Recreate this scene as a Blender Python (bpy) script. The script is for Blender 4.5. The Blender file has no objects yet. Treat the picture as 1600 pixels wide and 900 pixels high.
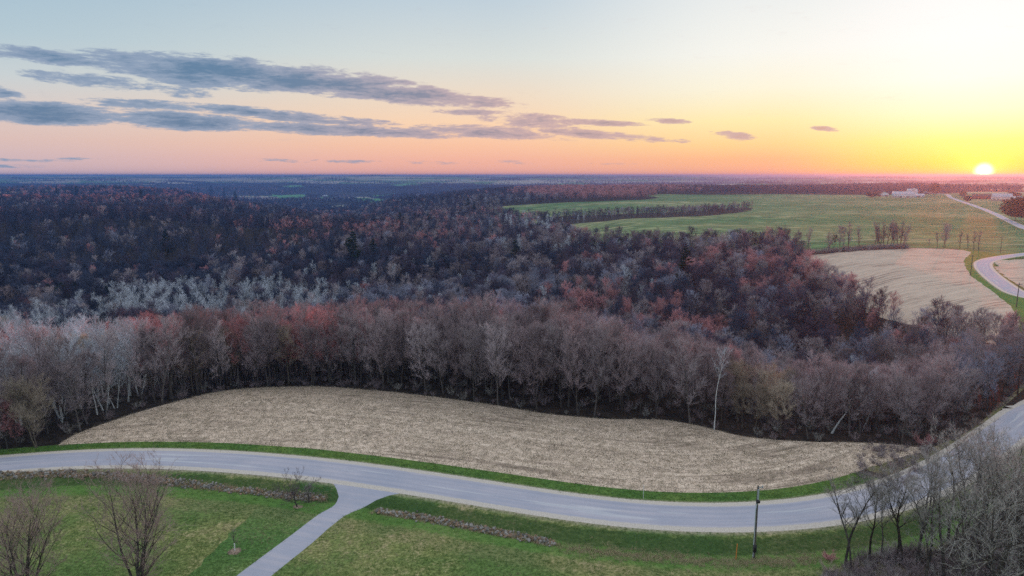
import bpy, math, random
import numpy as np
from mathutils import Vector, Matrix
from mathutils.geometry import delaunay_2d_cdt

random.seed(7)
RNG = np.random.default_rng(11)
S = bpy.context.scene
COL = S.collection
PI = math.pi
rad = math.radians

# ------------------------------------------------------------------ camera
CAM_H = 50.0
PITCH = rad(9.37)
FPX = 1067.0                       # focal length in photo pixels (photo is 1600 wide)
cd = bpy.data.cameras.new('camera'); cam = bpy.data.objects.new('camera', cd); COL.objects.link(cam)
cam.location = (0, 0, CAM_H); cam.rotation_euler = (PI/2 - PITCH, 0, 0)
cd.sensor_width = 36; cd.lens = 36*FPX/1600; cd.clip_start = 0.5; cd.clip_end = 80000
S.camera = cam
cp_, sp_ = math.cos(PITCH), math.sin(PITCH)

# ------------------------------------------------------------------ view
S.view_settings.view_transform = 'Standard'; S.view_settings.look = 'None'
S.view_settings.exposure = 0.0; S.view_settings.gamma = 1.0; S.view_settings.use_curve_mapping = False
S.cycles.use_denoising = False
S.cycles.max_bounces = 5; S.cycles.diffuse_bounces = 3; S.cycles.glossy_bounces = 2
S.cycles.volume_bounces = 1; S.cycles.transparent_max_bounces = 6
S.cycles.caustics_reflective = False; S.cycles.caustics_refractive = False
S.cycles.sample_clamp_indirect = 4.0

def lin(c):
    return c/12.92 if c <= .04045 else ((c+.055)/1.055)**2.4
def rgb(r, g, b, k=1.0):
    return (lin(r/255)*k, lin(g/255)*k, lin(b/255)*k, 1)

def pix_dir(px, py):
    x = (px-800)/FPX; z = -(py-450)/FPX
    return np.array([x, cp_ + sp_*z, -sp_ + cp_*z])
def pix_ae(px, py):
    d = pix_dir(px, py)
    return math.degrees(math.atan2(d[0], d[1])), math.degrees(math.atan2(d[2], math.hypot(d[0], d[1])))

SUN_AZ, SUN_EL = pix_ae(1537, 268)     # azimuth east of +Y, degrees

# ------------------------------------------------------------------ node helper
class NT:
    def __init__(s, tree): s.t = tree; s.n = tree.nodes; s.l = tree.links
    def new(s, typ, **kw):
        n = s.n.new(typ)
        for k, v in kw.items(): setattr(n, k, v)
        return n
    def put(s, sock, v):
        if v is None: return
        if hasattr(v, 'is_output') or isinstance(v, bpy.types.NodeSocket): s.l.new(v, sock)
        else: sock.default_value = v
    def m(s, op, a, b=None, c=None, clamp=False):
        n = s.new('ShaderNodeMath', operation=op, use_clamp=clamp)
        for i, v in enumerate((a, b, c)):
            if v is not None: s.put(n.inputs[i], v)
        return n.outputs[0]
    def mix(s, f, a, b, mode='MIX'):
        n = s.new('ShaderNodeMix', data_type='RGBA', blend_type=mode)
        s.put(n.inputs[0], f); s.put(n.inputs[6], a); s.put(n.inputs[7], b)
        return n.outputs[2]
    def rng(s, v, a, b, c=0., d=1., smooth=True):
        n = s.new('ShaderNodeMapRange'); n.interpolation_type = 'SMOOTHSTEP' if smooth else 'LINEAR'
        for i, x in enumerate((v, a, b, c, d)): s.put(n.inputs[i], x)
        return n.outputs[0]
    def ramp(s, v, stops):
        n = s.new('ShaderNodeValToRGB'); e = n.color_ramp.elements
        while len(e) < len(stops): e.new(0.5)
        for el, (p, c) in zip(e, stops): el.position = p; el.color = c
        s.put(n.inputs[0], v); return n.outputs[0]
    def noise(s, vec, scale, detail=4, rough=.55, dist=0.):
        n = s.new('ShaderNodeTexNoise'); s.put(n.inputs['Vector'], vec)
        n.inputs['Scale'].default_value = scale; n.inputs['Detail'].default_value = detail
        n.inputs['Roughness'].default_value = rough; n.inputs['Distortion'].default_value = dist
        return n.outputs[0]
    def xyz(s, x, y, z):
        n = s.new('ShaderNodeCombineXYZ')
        for i, v in enumerate((x, y, z)): s.put(n.inputs[i], v)
        return n.outputs[0]
    def scaled(s, vec, sc):
        n = s.new('ShaderNodeVectorMath', operation='MULTIPLY'); s.put(n.inputs[0], vec)
        n.inputs[1].default_value = sc; return n.outputs[0]

# ------------------------------------------------------------------ world: evening sky
W = bpy.data.worlds.new('World'); S.world = W; W.use_nodes = True
nt = NT(W.node_tree); nt.n.clear()
SKY_GAIN = 1.0
tc = nt.new('ShaderNodeTexCoord')
sep = nt.new('ShaderNodeSeparateXYZ'); nt.l.new(tc.outputs['Generated'], sep.inputs[0])
dx, dy, dz = sep.outputs
A = nt.m('DEGREES', nt.m('ARCTAN2', dx, dy))
E = nt.m('DEGREES', nt.m('ARCSINE', dz))
hl = nt.m('SQRT', nt.m('ADD', nt.m('MULTIPLY', dx, dx), nt.m('MULTIPLY', dy, dy)))
cosda = nt.m('DIVIDE', nt.m('ADD', nt.m('MULTIPLY', dx, math.sin(rad(SUN_AZ))), nt.m('MULTIPLY', dy, math.cos(rad(SUN_AZ)))), nt.m('MAXIMUM', hl, .0001))
DA = nt.m('DEGREES', nt.m('ARCCOSINE', nt.m('MINIMUM', nt.m('MAXIMUM', cosda, -1.), 1.)))
ev = nt.m('SQRT', nt.m('DIVIDE', nt.m('MAXIMUM', E, 0.), 90.))
def evp(e): return math.sqrt(max(e, 0)/90)
ZEN = (234, 238, 243)
def sky_ramp(lst):
    return nt.ramp(ev, [(evp(e), rgb(*c)) for e, c in lst])
r_far = sky_ramp([(0, (205,180,190)), (1.3, (213,187,189)), (2.4, (220,192,186)), (4.2, (220,202,196)), (6.6, (198,208,212)), (9.2, (178,199,210)), (13.6, (160,188,207)), (30, (196,212,226)), (90, ZEN)])
r_mid = sky_ramp([(0, (239,170,156)), (1.3, (246,184,161)), (2.4, (250,196,164)), (4.2, (250,212,178)), (6.6, (236,218,198)), (9.2, (216,221,217)), (13.6, (190,206,217)), (30, (224,230,235)), (90, ZEN)])
r_q   = sky_ramp([(0, (248,164,140)), (1.3, (251,188,142)), (2.4, (253,212,150)), (4.2, (252,234,176)), (6.6, (246,241,218)), (9.2, (241,241,234)), (13.6, (228,232,232)), (30, (240,243,246)), (90, ZEN)])
r_near= sky_ramp([(0, (255,188,90)), (1.0, (255,226,104)), (2.4, (255,244,146)), (4.4, (253,249,212)), (6.6, (246,247,238)), (9.2, (243,243,242)), (13.6, (238,239,238)), (30, (250,250,250)), (90, ZEN)])
c = nt.mix(nt.rng(DA, 75., 36.), r_far, r_mid)
c = nt.mix(nt.rng(DA, 37., 15.), c, r_q)
c = nt.mix(nt.rng(DA, 15., 1.), c, r_near)
# clouds: long streaks, given in azimuth and elevation
wn = nt.xyz(nt.m('MULTIPLY', A, .16), nt.m('MULTIPLY', E, .75), 0.)
n1 = nt.noise(wn, 1.6, 7, .62, .4)
n2 = nt.noise(nt.xyz(nt.m('MULTIPLY', A, .5), nt.m('MULTIPLY', E, 2.6), 3.), 2.0, 7, .68, .4)
clouds = [  # px1,py1,px2,py2,half thickness px,strength
    (-60,72, 260,108,11,1.0), (170,97, 520,128,24,1.25), (330,110, 640,140,21,1.25), (480,132, 765,160,14,1.15),
    (90,118, 215,136,11,.62), (30,112, 95,124,9,.55), (-30,136, 30,152,10,.7), (200,132, 330,150,8,.4),
    (-120,166, 200,184,17,1.2), (150,158, 330,172,9,.85), (170,182, 400,194,15,1.1), (280,166, 580,192,9,1.0), (380,196, 690,210,9,1.1),
    (500,184,620,194,5,.6), (690,174,800,178,5,.75), (660,200,860,212,10,.95), (760,182,900,196,12,.85), (880,189,990,194,5,.95), (840,203,1040,219,7,.95),
    (1016,187,1072,190,4.5,.9), (1118,208,1174,215,7,.62), (1268,200,1308,203,4.5,.8), (480,108,560,122,9,.35),
    (-80,249,90,251,3,.28), (90,247,160,249,2,.28), (410,250,620,254,3,.3), (660,254,740,254,3,.28), (770,252,830,255,3,.28), (910,256,990,256,2,.28),
    (-60,258,60,260,3,.25)]
dens = None
for (x1, y1, x2, y2, th, stg) in clouds:
    a1, e1 = pix_ae(x1, y1); a2, e2 = pix_ae(x2, y2)
    ca, ce = (a1+a2)/2, (e1+e2)/2; hl_ = math.hypot(a2-a1, e2-e1)/2*1.12; an = math.atan2(e2-e1, a2-a1)
    tb = th*.0537*(math.cos(rad(ca))**1.0)*.88
    ux, uy = math.cos(an)/hl_, math.sin(an)/hl_; vx, vy = -math.sin(an)/tb, math.cos(an)/tb
    u = nt.m('MULTIPLY_ADD', A, ux, nt.m('MULTIPLY_ADD', E, uy, -(ca*ux+ce*uy)))
    v = nt.m('MULTIPLY_ADD', A, vx, nt.m('MULTIPLY_ADD', E, vy, -(ca*vx+ce*vy)))
    q = nt.m('MULTIPLY_ADD', u, u, nt.m('MULTIPLY', v, v))
    d = nt.m('MULTIPLY_ADD', nt.m('MAXIMUM', nt.m('SUBTRACT', 1., nt.m('MULTIPLY', q, .62)), -1.), stg, 0.)
    dens = d if dens is None else nt.m('SMOOTH_MAX', dens, d, .25)
field = nt.m('ADD', dens, nt.m('ADD', nt.m('MULTIPLY', nt.m('SUBTRACT', n1, .5), 2.5), nt.m('MULTIPLY', nt.m('SUBTRACT', n2, .5), 1.6)))
cov = nt.m('MULTIPLY', nt.rng(field, .05, .62), nt.rng(dens, -.25, .2))
ccol = nt.mix(nt.rng(DA, 58., 22.), rgb(82,120,156), rgb(150,138,154))
ccol = nt.mix(nt.rng(DA, 32., 10.), ccol, rgb(196,150,132))
cedge = nt.mix(nt.rng(DA, 60., 28.), rgb(140,158,184), rgb(200,170,172))
ccol = nt.mix(nt.rng(field, .5, 1.5), cedge, ccol)
c = nt.mix(nt.m('MULTIPLY', cov, .93), c, ccol)
# sun disc and aureole
du = nt.m('SUBTRACT', A, SUN_AZ); dv = nt.m('SUBTRACT', E, SUN_EL)
sd = nt.m('SQRT', nt.m('MULTIPLY_ADD', du, du, nt.m('MULTIPLY', dv, dv)))
disc = nt.rng(sd, .75, .0)
aur = nt.m('POWER', 2.718, nt.m('MULTIPLY', sd, -1/1.35))
wide = nt.m('POWER', 2.718, nt.m('MULTIPLY', sd, -1/7.))
def scol(f, col):
    return nt.mix(1., nt.xyz(f, f, f), col, 'MULTIPLY')
c = nt.mix(1., c, scol(disc, (3.5, 3.2, 2.4, 1)), 'ADD')
c = nt.mix(1., c, scol(aur, (1.6, .55, .06, 1)), 'ADD')
hdr = nt.m('MULTIPLY_ADD', nt.m('MULTIPLY', nt.rng(E, 3., 12.), nt.m('POWER', 2.718, nt.m('MULTIPLY', sd, -1/11.))), .25, 1.)
c = nt.mix(1., c, nt.xyz(hdr, hdr, hdr), 'MULTIPLY')
c = nt.mix(1., c, scol(wide, (.05, .02, .0, 1)), 'ADD')
nish = nt.new('ShaderNodeTexSky', sky_type='NISHITA'); nish.sun_disc = False
nish.sun_elevation = rad(1.1); nish.sun_rotation = rad(SUN_AZ)
c = nt.mix(1., c, nt.mix(1., nish.outputs[0], (.01, .01, .01, 1), 'MULTIPLY'), 'ADD')
bg = nt.new('ShaderNodeBackground'); nt.l.new(c, bg.inputs[0]); bg.inputs[1].default_value = SKY_GAIN
wo = nt.new('ShaderNodeOutputWorld'); nt.l.new(bg.outputs[0], wo.inputs[0])
W.cycles.sampling_method = 'MANUAL'; W.cycles.sample_map_resolution = 1024

# ------------------------------------------------------------------ sun lamp
sl = bpy.data.lights.new('sun', 'SUN'); so = bpy.data.objects.new('sun', sl); COL.objects.link(so)
sl.energy = 3.4; sl.angle = rad(0.6); sl.color = (1.0, .10, .015)
sdv = Vector((math.sin(rad(SUN_AZ))*math.cos(rad(1.1)), math.cos(rad(SUN_AZ))*math.cos(rad(1.1)), math.sin(rad(1.1))))
so.rotation_euler = sdv.to_track_quat('Z', 'Y').to_euler()

# ------------------------------------------------------------------ object helpers
def tag(o, label=None, cat=None, group=None, kind=None):
    if label: o['label'] = label
    if cat: o['category'] = cat
    if group: o['group'] = group
    if kind: o['kind'] = kind
    return o
def empty(name, loc=(0, 0, 0), rz=0., sc=1.):
    o = bpy.data.objects.new(name, None); COL.objects.link(o); o.location = loc; o.rotation_euler = (0, 0, rz)
    o.scale = (sc, sc, sc) if np.isscalar(sc) else sc; o.empty_display_size = .5
    return o
def link(name, me, parent=None, loc=None):
    o = bpy.data.objects.new(name, me); COL.objects.link(o)
    if parent: o.parent = parent
    if loc is not None: o.location = loc
    return o

class MB:                       # mesh collector: quads, tris, one material index per face
    def __init__(s): s.V = []; s.F = []; s.M = []; s.n = 0
    def add(s, v, f, m=0):
        v = np.asarray(v, float); f = np.asarray(f)
        s.V.append(v); s.F.append(f + s.n); s.M.append(np.full(len(f), m)); s.n += len(v)
    def tube(s, pts, r, k=5, m=0, cap=False):
        pts = np.asarray(pts, float); n = len(pts); r = np.broadcast_to(np.asarray(r, float), (n,))
        t = np.gradient(pts, axis=0); t /= np.linalg.norm(t, axis=1)[:, None]+1e-9
        ref = np.array([0, 0, 1.]) if abs(t[0, 2]) < .8 else np.array([1., 0, 0])
        a = np.cross(t, ref); a /= np.linalg.norm(a, axis=1)[:, None]+1e-9; b = np.cross(t, a)
        th = np.arange(k)*2*PI/k
        ring = pts[:, None] + r[:, None, None]*(np.cos(th)[None, :, None]*a[:, None] + np.sin(th)[None, :, None]*b[:, None])
        i = np.arange(n-1)[:, None]*k; j = np.arange(k)[None]; j2 = (j+1) % k
        f = np.stack([i+j, i+j2, i+k+j2, i+k+j], -1).reshape(-1, 4)
        s.add(ring.reshape(-1, 3), f, m)
        if cap:
            c0 = (n-1)*k
            v = ring[-1]; s.add(np.vstack([v, pts[-1:]]), [[q, (q+1) % k, k, k] for q in range(k)], m)
    def cones(s, base, tip, r, m=0):
        base = np.asarray(base); tip = np.asarray(tip); N = len(base)
        if not N: return
        d = tip-base; d = d/(np.linalg.norm(d, axis=1)[:, None]+1e-9)
        ref = RNG.normal(size=(N, 3)); a = np.cross(d, ref); a /= np.linalg.norm(a, axis=1)[:, None]+1e-9; b = np.cross(d, a)
        r = np.broadcast_to(r, (N,))[:, None]
        v = np.stack([base + r*(math.cos(q)*a + math.sin(q)*b) for q in (0, 2*PI/3, 4*PI/3)] + [tip], 1).reshape(-1, 3)
        i = np.arange(N)[:, None]*4
        f = np.concatenate([i+np.array([[0, 1, 3, 3]]), i+np.array([[1, 2, 3, 3]]), i+np.array([[2, 0, 3, 3]])])
        s.add(v, f, m)
    def box(s, x0, x1, y0, y1, z0, z1, m=0):
        v = [(x, y, z) for z in (z0, z1) for y in (y0, y1) for x in (x0, x1)]
        s.add(v, [(0, 2, 3, 1), (4, 5, 7, 6), (0, 1, 5, 4), (1, 3, 7, 5), (3, 2, 6, 7), (2, 0, 4, 6)], m)
    def prism(s, poly, y0, y1, m=0):      # polygon in x,z extruded along y
        n = len(poly); v = [(x, y0, z) for x, z in poly] + [(x, y1, z) for x, z in poly]
        s.add(v, [(i, (i+1) % n, (i+1) % n+n, i+n) for i in range(n)], m)
        for o, fl in ((0, 1), (n, -1)):
            c_ = np.mean(np.array(poly), axis=0); vv = [(x, (y0 if o == 0 else y1), z) for x, z in poly]+[(c_[0], (y0 if o == 0 else y1), c_[1])]
            s.add(vv, [(i, (i+1) % n, n, n) for i in range(n)], m)
    def mesh(s, name, mats, smooth=False):
        V = np.concatenate(s.V); F = np.concatenate(s.F); M = np.concatenate(s.M)
        isT = F[:, 2] == F[:, 3]
        order = np.argsort(isT, kind='stable'); F = F[order]; M = M[order]; isT = isT[order]
        nq = int((~isT).sum()); ntr = len(F)-nq
        me = bpy.data.meshes.new(name)
        me.vertices.add(len(V)); me.vertices.foreach_set('co', V.astype(np.float32).ravel())
        me.loops.add(nq*4+ntr*3)
        me.loops.foreach_set('vertex_index', np.concatenate([F[:nq].ravel(), F[nq:, :3].ravel()]).astype(np.int32))
        me.polygons.add(len(F))
        me.polygons.foreach_set('loop_start', np.concatenate([np.arange(nq)*4, nq*4+np.arange(ntr)*3]).astype(np.int32))
        me.polygons.foreach_set('material_index', M.astype(np.int32))
        if smooth: me.polygons.foreach_set('use_smooth', np.ones(len(F), bool))
        me.update(calc_edges=True)
        for m in (mats if isinstance(mats, (list, tuple)) else [mats]): me.materials.append(m)
        return me

# ------------------------------------------------------------------ materials
def new_mat(name):
    m = bpy.data.materials.new(name); m.use_nodes = True; t = NT(m.node_tree)
    b = m.node_tree.nodes['Principled BSDF']; b.inputs['Roughness'].default_value = .9
    b.inputs['Specular IOR Level'].default_value = .15
    return m, t, b
def plain(name, col, rough=.7, var=.15, scale=2., spec=.3, metal=0.):
    m, t, b = new_mat(name); g = t.new('ShaderNodeTexCoord')
    n = t.noise(g.outputs['Object'], scale, 5)
    b.inputs['Roughness'].default_value = rough; b.inputs['Specular IOR Level'].default_value = spec; b.inputs['Metallic'].default_value = metal
    lo = tuple(x*(1-var) for x in col[:3])+(1,); hi = tuple(min(1, x*(1+var)) for x in col[:3])+(1,)
    t.l.new(t.mix(t.rng(n, .3, .7), lo, hi), b.inputs['Base Color'])
    return m
def bark_mat(name, lo, hi, rnd=.35, scale=3.):
    m, t, b = new_mat(name); g = t.new('ShaderNodeTexCoord'); oi = t.new('ShaderNodeObjectInfo')
    n = t.noise(g.outputs['Object'], scale, 3)
    col = t.mix(t.rng(n, .3, .7), lo+(1,), hi+(1,))
    f = t.m('MULTIPLY_ADD', oi.outputs['Random'], 2*rnd, 1-rnd)
    t.l.new(t.mix(1., col, t.xyz(f, f, f), 'MULTIPLY'), b.inputs['Base Color'])
    return m

def P3(t):
    g = t.new('ShaderNodeNewGeometry'); return g.outputs['Position']
def attr(t, name):
    a = t.new('ShaderNodeAttribute', attribute_name=name); return a.outputs['Fac']
def bump(t, b, h, dist, strength=.6):
    n = t.new('ShaderNodeBump'); n.inputs['Distance'].default_value = dist; n.inputs['Strength'].default_value = strength
    t.l.new(h, n.inputs['Height']); t.l.new(n.outputs[0], b.inputs['Normal'])

def grass_mat(name, green, green2, straw, straw_amt=.5, patch=.06, fine=2.5, ditch=False, stripe=None):
    m, t, b = new_mat(name); p = P3(t) if not stripe else t.scaled(P3(t), stripe)
    big = t.noise(p, patch, 4, .6, .5); mid = t.noise(p, patch*6, 5, .65); fn = t.noise(p, fine, 4, .7)
    col = t.mix(t.rng(big, .35, .65), green, green2)
    f = t.m('ADD', t.m('MULTIPLY', t.m('SUBTRACT', mid, .5), 1.5), t.m('ADD', t.m('MULTIPLY', t.m('SUBTRACT', fn, .5), 1.8), t.m('MULTIPLY', t.m('SUBTRACT', big, .5), 1.6)))
    col = t.mix(t.rng(f, .55-straw_amt, 1.0-straw_amt*.6), col, straw)
    k = t.rng(fn, .36, .64, .55, 1.45, False); col = t.mix(1., col, t.xyz(k, k, k), 'MULTIPLY')
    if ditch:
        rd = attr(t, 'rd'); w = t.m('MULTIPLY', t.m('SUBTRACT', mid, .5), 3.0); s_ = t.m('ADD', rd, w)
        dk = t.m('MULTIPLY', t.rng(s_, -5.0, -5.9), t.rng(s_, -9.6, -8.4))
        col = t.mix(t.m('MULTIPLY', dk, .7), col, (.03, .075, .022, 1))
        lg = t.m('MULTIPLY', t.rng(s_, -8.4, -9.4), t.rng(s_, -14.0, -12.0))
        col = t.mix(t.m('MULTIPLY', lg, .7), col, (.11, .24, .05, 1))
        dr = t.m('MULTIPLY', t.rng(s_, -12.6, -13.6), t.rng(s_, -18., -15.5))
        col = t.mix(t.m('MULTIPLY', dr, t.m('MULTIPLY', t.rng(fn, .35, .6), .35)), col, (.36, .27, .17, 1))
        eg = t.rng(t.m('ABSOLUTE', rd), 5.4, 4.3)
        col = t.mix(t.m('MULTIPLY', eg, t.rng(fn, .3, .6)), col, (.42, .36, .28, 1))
    t.l.new(col, b.inputs['Base Color'])
    bump(t, b, t.m('ADD', fn, mid), .25, .7)
    return m

def stubble_mat(name, use_rd=True, ang=0., k=1.):
    m, t, b = new_mat(name); p = P3(t)
    if use_rd: u, v = attr(t, 'rs'), attr(t, 'rd')
    else:
        sp = t.new('ShaderNodeSeparateXYZ'); t.l.new(p, sp.inputs[0]); ca, sa = math.cos(ang), math.sin(ang)
        u = t.m('ADD', t.m('MULTIPLY', sp.outputs[0], ca), t.m('MULTIPLY', sp.outputs[1], sa))
        v = t.m('ADD', t.m('MULTIPLY', sp.outputs[0], -sa), t.m('MULTIPLY', sp.outputs[1], ca))
    st1 = t.noise(t.xyz(t.m('MULTIPLY', u, .035), t.m('MULTIPLY', v, .5), 0.), 1., 5, .62, .5)
    st2 = t.noise(t.xyz(t.m('MULTIPLY', u, .13), t.m('MULTIPLY', v, 1.1), 4.), 1., 4, .68, .3)
    rows = t.noise(t.xyz(t.m('MULTIPLY', u, .07), t.m('MULTIPLY', v, 1.5), 9.), 1., 4, .62)
    big = t.noise(p, .035, 4, .6); fn = t.noise(p, 3.2, 3, .75)
    f = t.m('ADD', t.m('MULTIPLY', st1, .55), t.m('ADD', t.m('MULTIPLY', st2, .35), t.m('MULTIPLY', fn, .55)))
    col = t.ramp(t.rng(f, .44, .90, 0., 1., False), [(0., (.10*k, .075*k, .062*k, 1)), (.28, (.33*k, .255*k, .205*k, 1)), (.52, (.56*k, .44*k, .35*k, 1)), (1., (.72*k, .59*k, .48*k, 1))])
    col = t.mix(t.m('MULTIPLY', t.rng(st1, .53, .40), t.m('MULTIPLY', t.rng(big, .46, .60), .6)), col, (.17, .115, .095, 1))
    col = t.mix(t.m('MULTIPLY', t.rng(rows, .55, .66), .6), col, (.25, .175, .14, 1))
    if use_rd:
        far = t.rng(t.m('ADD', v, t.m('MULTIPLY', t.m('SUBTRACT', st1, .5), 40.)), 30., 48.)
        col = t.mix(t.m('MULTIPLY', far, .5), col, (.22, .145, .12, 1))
    sp_n = t.noise(p, 5.5, 2, .8); kk = t.rng(sp_n, .36, .64, .84, 1.16, False); col = t.mix(1., col, t.xyz(kk, kk, kk), 'MULTIPLY')
    t.l.new(col, b.inputs['Base Color'])
    bump(t, b, t.m('ADD', fn, st2), .25, .8)
    return m

def floor_mat(name, c1, c2, scale=.4):
    m, t, b = new_mat(name); p = P3(t)
    n = t.noise(p, scale, 6, .65); n2 = t.noise(p, scale*9, 4, .7)
    col = t.mix(t.rng(t.m('ADD', n, t.m('MULTIPLY', t.m('SUBTRACT', n2, .5), .6)), .35, .7), c1, c2)
    t.l.new(col, b.inputs['Base Color']); bump(t, b, n2, .3, .7)
    return m

def road_mat(name, main=True):
    m, t, b = new_mat(name); p = P3(t)
    fn = t.noise(p, 6., 4, .7); big = t.noise(p, .12, 4, .6)
    rs, rd = attr(t, 'rs'), attr(t, 'rd'); ad = t.m('ABSOLUTE', rd)
    streak = t.noise(t.xyz(t.m('MULTIPLY', rs, .03), t.m('MULTIPLY', rd, 1.1), 0.), 1., 4, .6)
    asp = t.mix(t.rng(big, .3, .7), (.43, .43, .51, 1), (.53, .50, .565, 1))
    asp = t.mix(t.m('MULTIPLY', t.rng(streak, .35, .62), .45), asp, (.34, .38, .49, 1))
    if main:
        # worn pale patches along the middle of the lane
        wp = t.noise(t.xyz(t.m('MULTIPLY', rs, .055), t.m('MULTIPLY', rd, .9), 7.), 1., 2, .5)
        wl = t.m('MULTIPLY', t.rng(wp, .57, .66), t.rng(ad, 2.6, 1.2))
        asp = t.mix(t.m('MULTIPLY', wl, .35), asp, (.75, .76, .76, 1))
        e = t.m('ADD', ad, t.m('MULTIPLY', t.m('SUBTRACT', t.noise(p, 1.3, 3), .5), .5))
        trk = t.m('MULTIPLY', t.m('ADD', t.m('MULTIPLY', t.rng(t.m('ABSOLUTE', t.m('SUBTRACT', ad, .85)), .45, .1), .5), t.rng(t.m('ABSOLUTE', t.m('SUBTRACT', ad, 2.4)), .5, .1)), t.rng(streak, .3, .6))
        asp = t.mix(t.m('MULTIPLY', trk, .35), asp, (.32, .33, .42, 1))
        sh = t.rng(e, 2.95, 3.3)
        gravel = t.mix(t.rng(fn, .35, .65), (.50, .44, .39, 1), (.70, .64, .58, 1))
        asp = t.mix(sh, asp, gravel)
    k = t.rng(fn, .3, .7, .9, 1.08, False); asp = t.mix(1., asp, t.xyz(k, k, k), 'MULTIPLY')
    t.l.new(asp, b.inputs['Base Color']); b.inputs['Roughness'].default_value = .8
    bump(t, b, fn, .02, .5)
    return m

M = {}
M['road'] = road_mat('asphalt'); M['drive'] = road_mat('driveway_asphalt', False)
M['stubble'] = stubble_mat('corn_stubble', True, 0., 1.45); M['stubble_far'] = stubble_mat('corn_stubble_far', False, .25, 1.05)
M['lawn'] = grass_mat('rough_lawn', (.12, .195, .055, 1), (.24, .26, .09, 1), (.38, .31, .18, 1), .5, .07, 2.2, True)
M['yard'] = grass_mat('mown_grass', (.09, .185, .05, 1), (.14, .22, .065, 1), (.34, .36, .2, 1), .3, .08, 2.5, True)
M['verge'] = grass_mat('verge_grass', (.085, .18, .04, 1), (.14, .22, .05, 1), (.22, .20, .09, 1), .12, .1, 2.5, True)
M['dryverge'] = grass_mat('dry_verge', (.17, .18, .075, 1), (.25, .22, .12, 1), (.40, .34, .22, 1), .5, .1, 2.5, False)
M['pasture'] = grass_mat('pasture_grass', (.085, .18, .065, 1), (.20, .25, .11, 1), (.36, .31, .17, 1), .46, .010, .12, False, (.35, 1., 1.))
M['litter'] = floor_mat('leaf_litter', (.022, .018, .016, 1), (.065, .048, .04, 1))
def mosaic_mat(name):
    m, t, b = new_mat(name); p = P3(t); w = t.noise(p, .002, 3); vo = t.new('ShaderNodeTexVoronoi', feature='F1'); vo.inputs['Scale'].default_value = .0032
    sc_ = t.scaled(p, (.6, 1., 0.)); t.l.new(sc_, vo.inputs['Vector']); sp = t.new('ShaderNodeSeparateColor'); t.l.new(vo.outputs['Color'], sp.inputs[0])
    col = t.ramp(sp.outputs[0], [(0., (.44, .38, .28, 1)), (.25, (.13, .24, .09, 1)), (.45, (.5, .45, .36, 1)), (.62, (.20, .15, .11, 1)), (.8, (.12, .26, .10, 1)), (1., (.56, .52, .44, 1))])
    for e in t.n:
        if e.type == 'VALTORGB' : e.color_ramp.interpolation = 'CONSTANT'
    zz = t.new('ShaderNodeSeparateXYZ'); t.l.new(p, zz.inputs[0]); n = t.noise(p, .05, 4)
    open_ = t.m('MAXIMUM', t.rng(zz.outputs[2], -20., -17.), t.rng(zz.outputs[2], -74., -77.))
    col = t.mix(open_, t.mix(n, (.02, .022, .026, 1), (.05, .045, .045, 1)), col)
    t.l.new(col, b.inputs['Base Color']); return m
M['hills'] = mosaic_mat('far_land')
M['palefield'] = grass_mat('pale_field', (.42, .36, .26, 1), (.34, .34, .2, 1), (.5, .42, .34, 1), .4, .003, .05)
M['greenfield'] = grass_mat('green_field', (.10, .30, .10, 1), (.14, .34, .13, 1), (.3, .34, .2, 1), .1, .003, .05)

# ------------------------------------------------------------------ terrain heights
def vnoise(x, y, seed=0):
    xi = np.floor(x).astype(np.int64); yi = np.floor(y).astype(np.int64); fx = x-xi; fy = y-yi
    fx = fx*fx*(3-2*fx); fy = fy*fy*(3-2*fy)
    def h(a, b):
        n = (a*374761393 + b*668265263 + seed*982451653) & 0xffffffff
        n = ((n ^ (n >> 13))*1274126177) & 0xffffffff
        return ((n ^ (n >> 16)) & 0xffff)/65535.0*2-1
    return (h(xi, yi)*(1-fx)+h(xi+1, yi)*fx)*(1-fy) + (h(xi, yi+1)*(1-fx)+h(xi+1, yi+1)*fx)*fy

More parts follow.
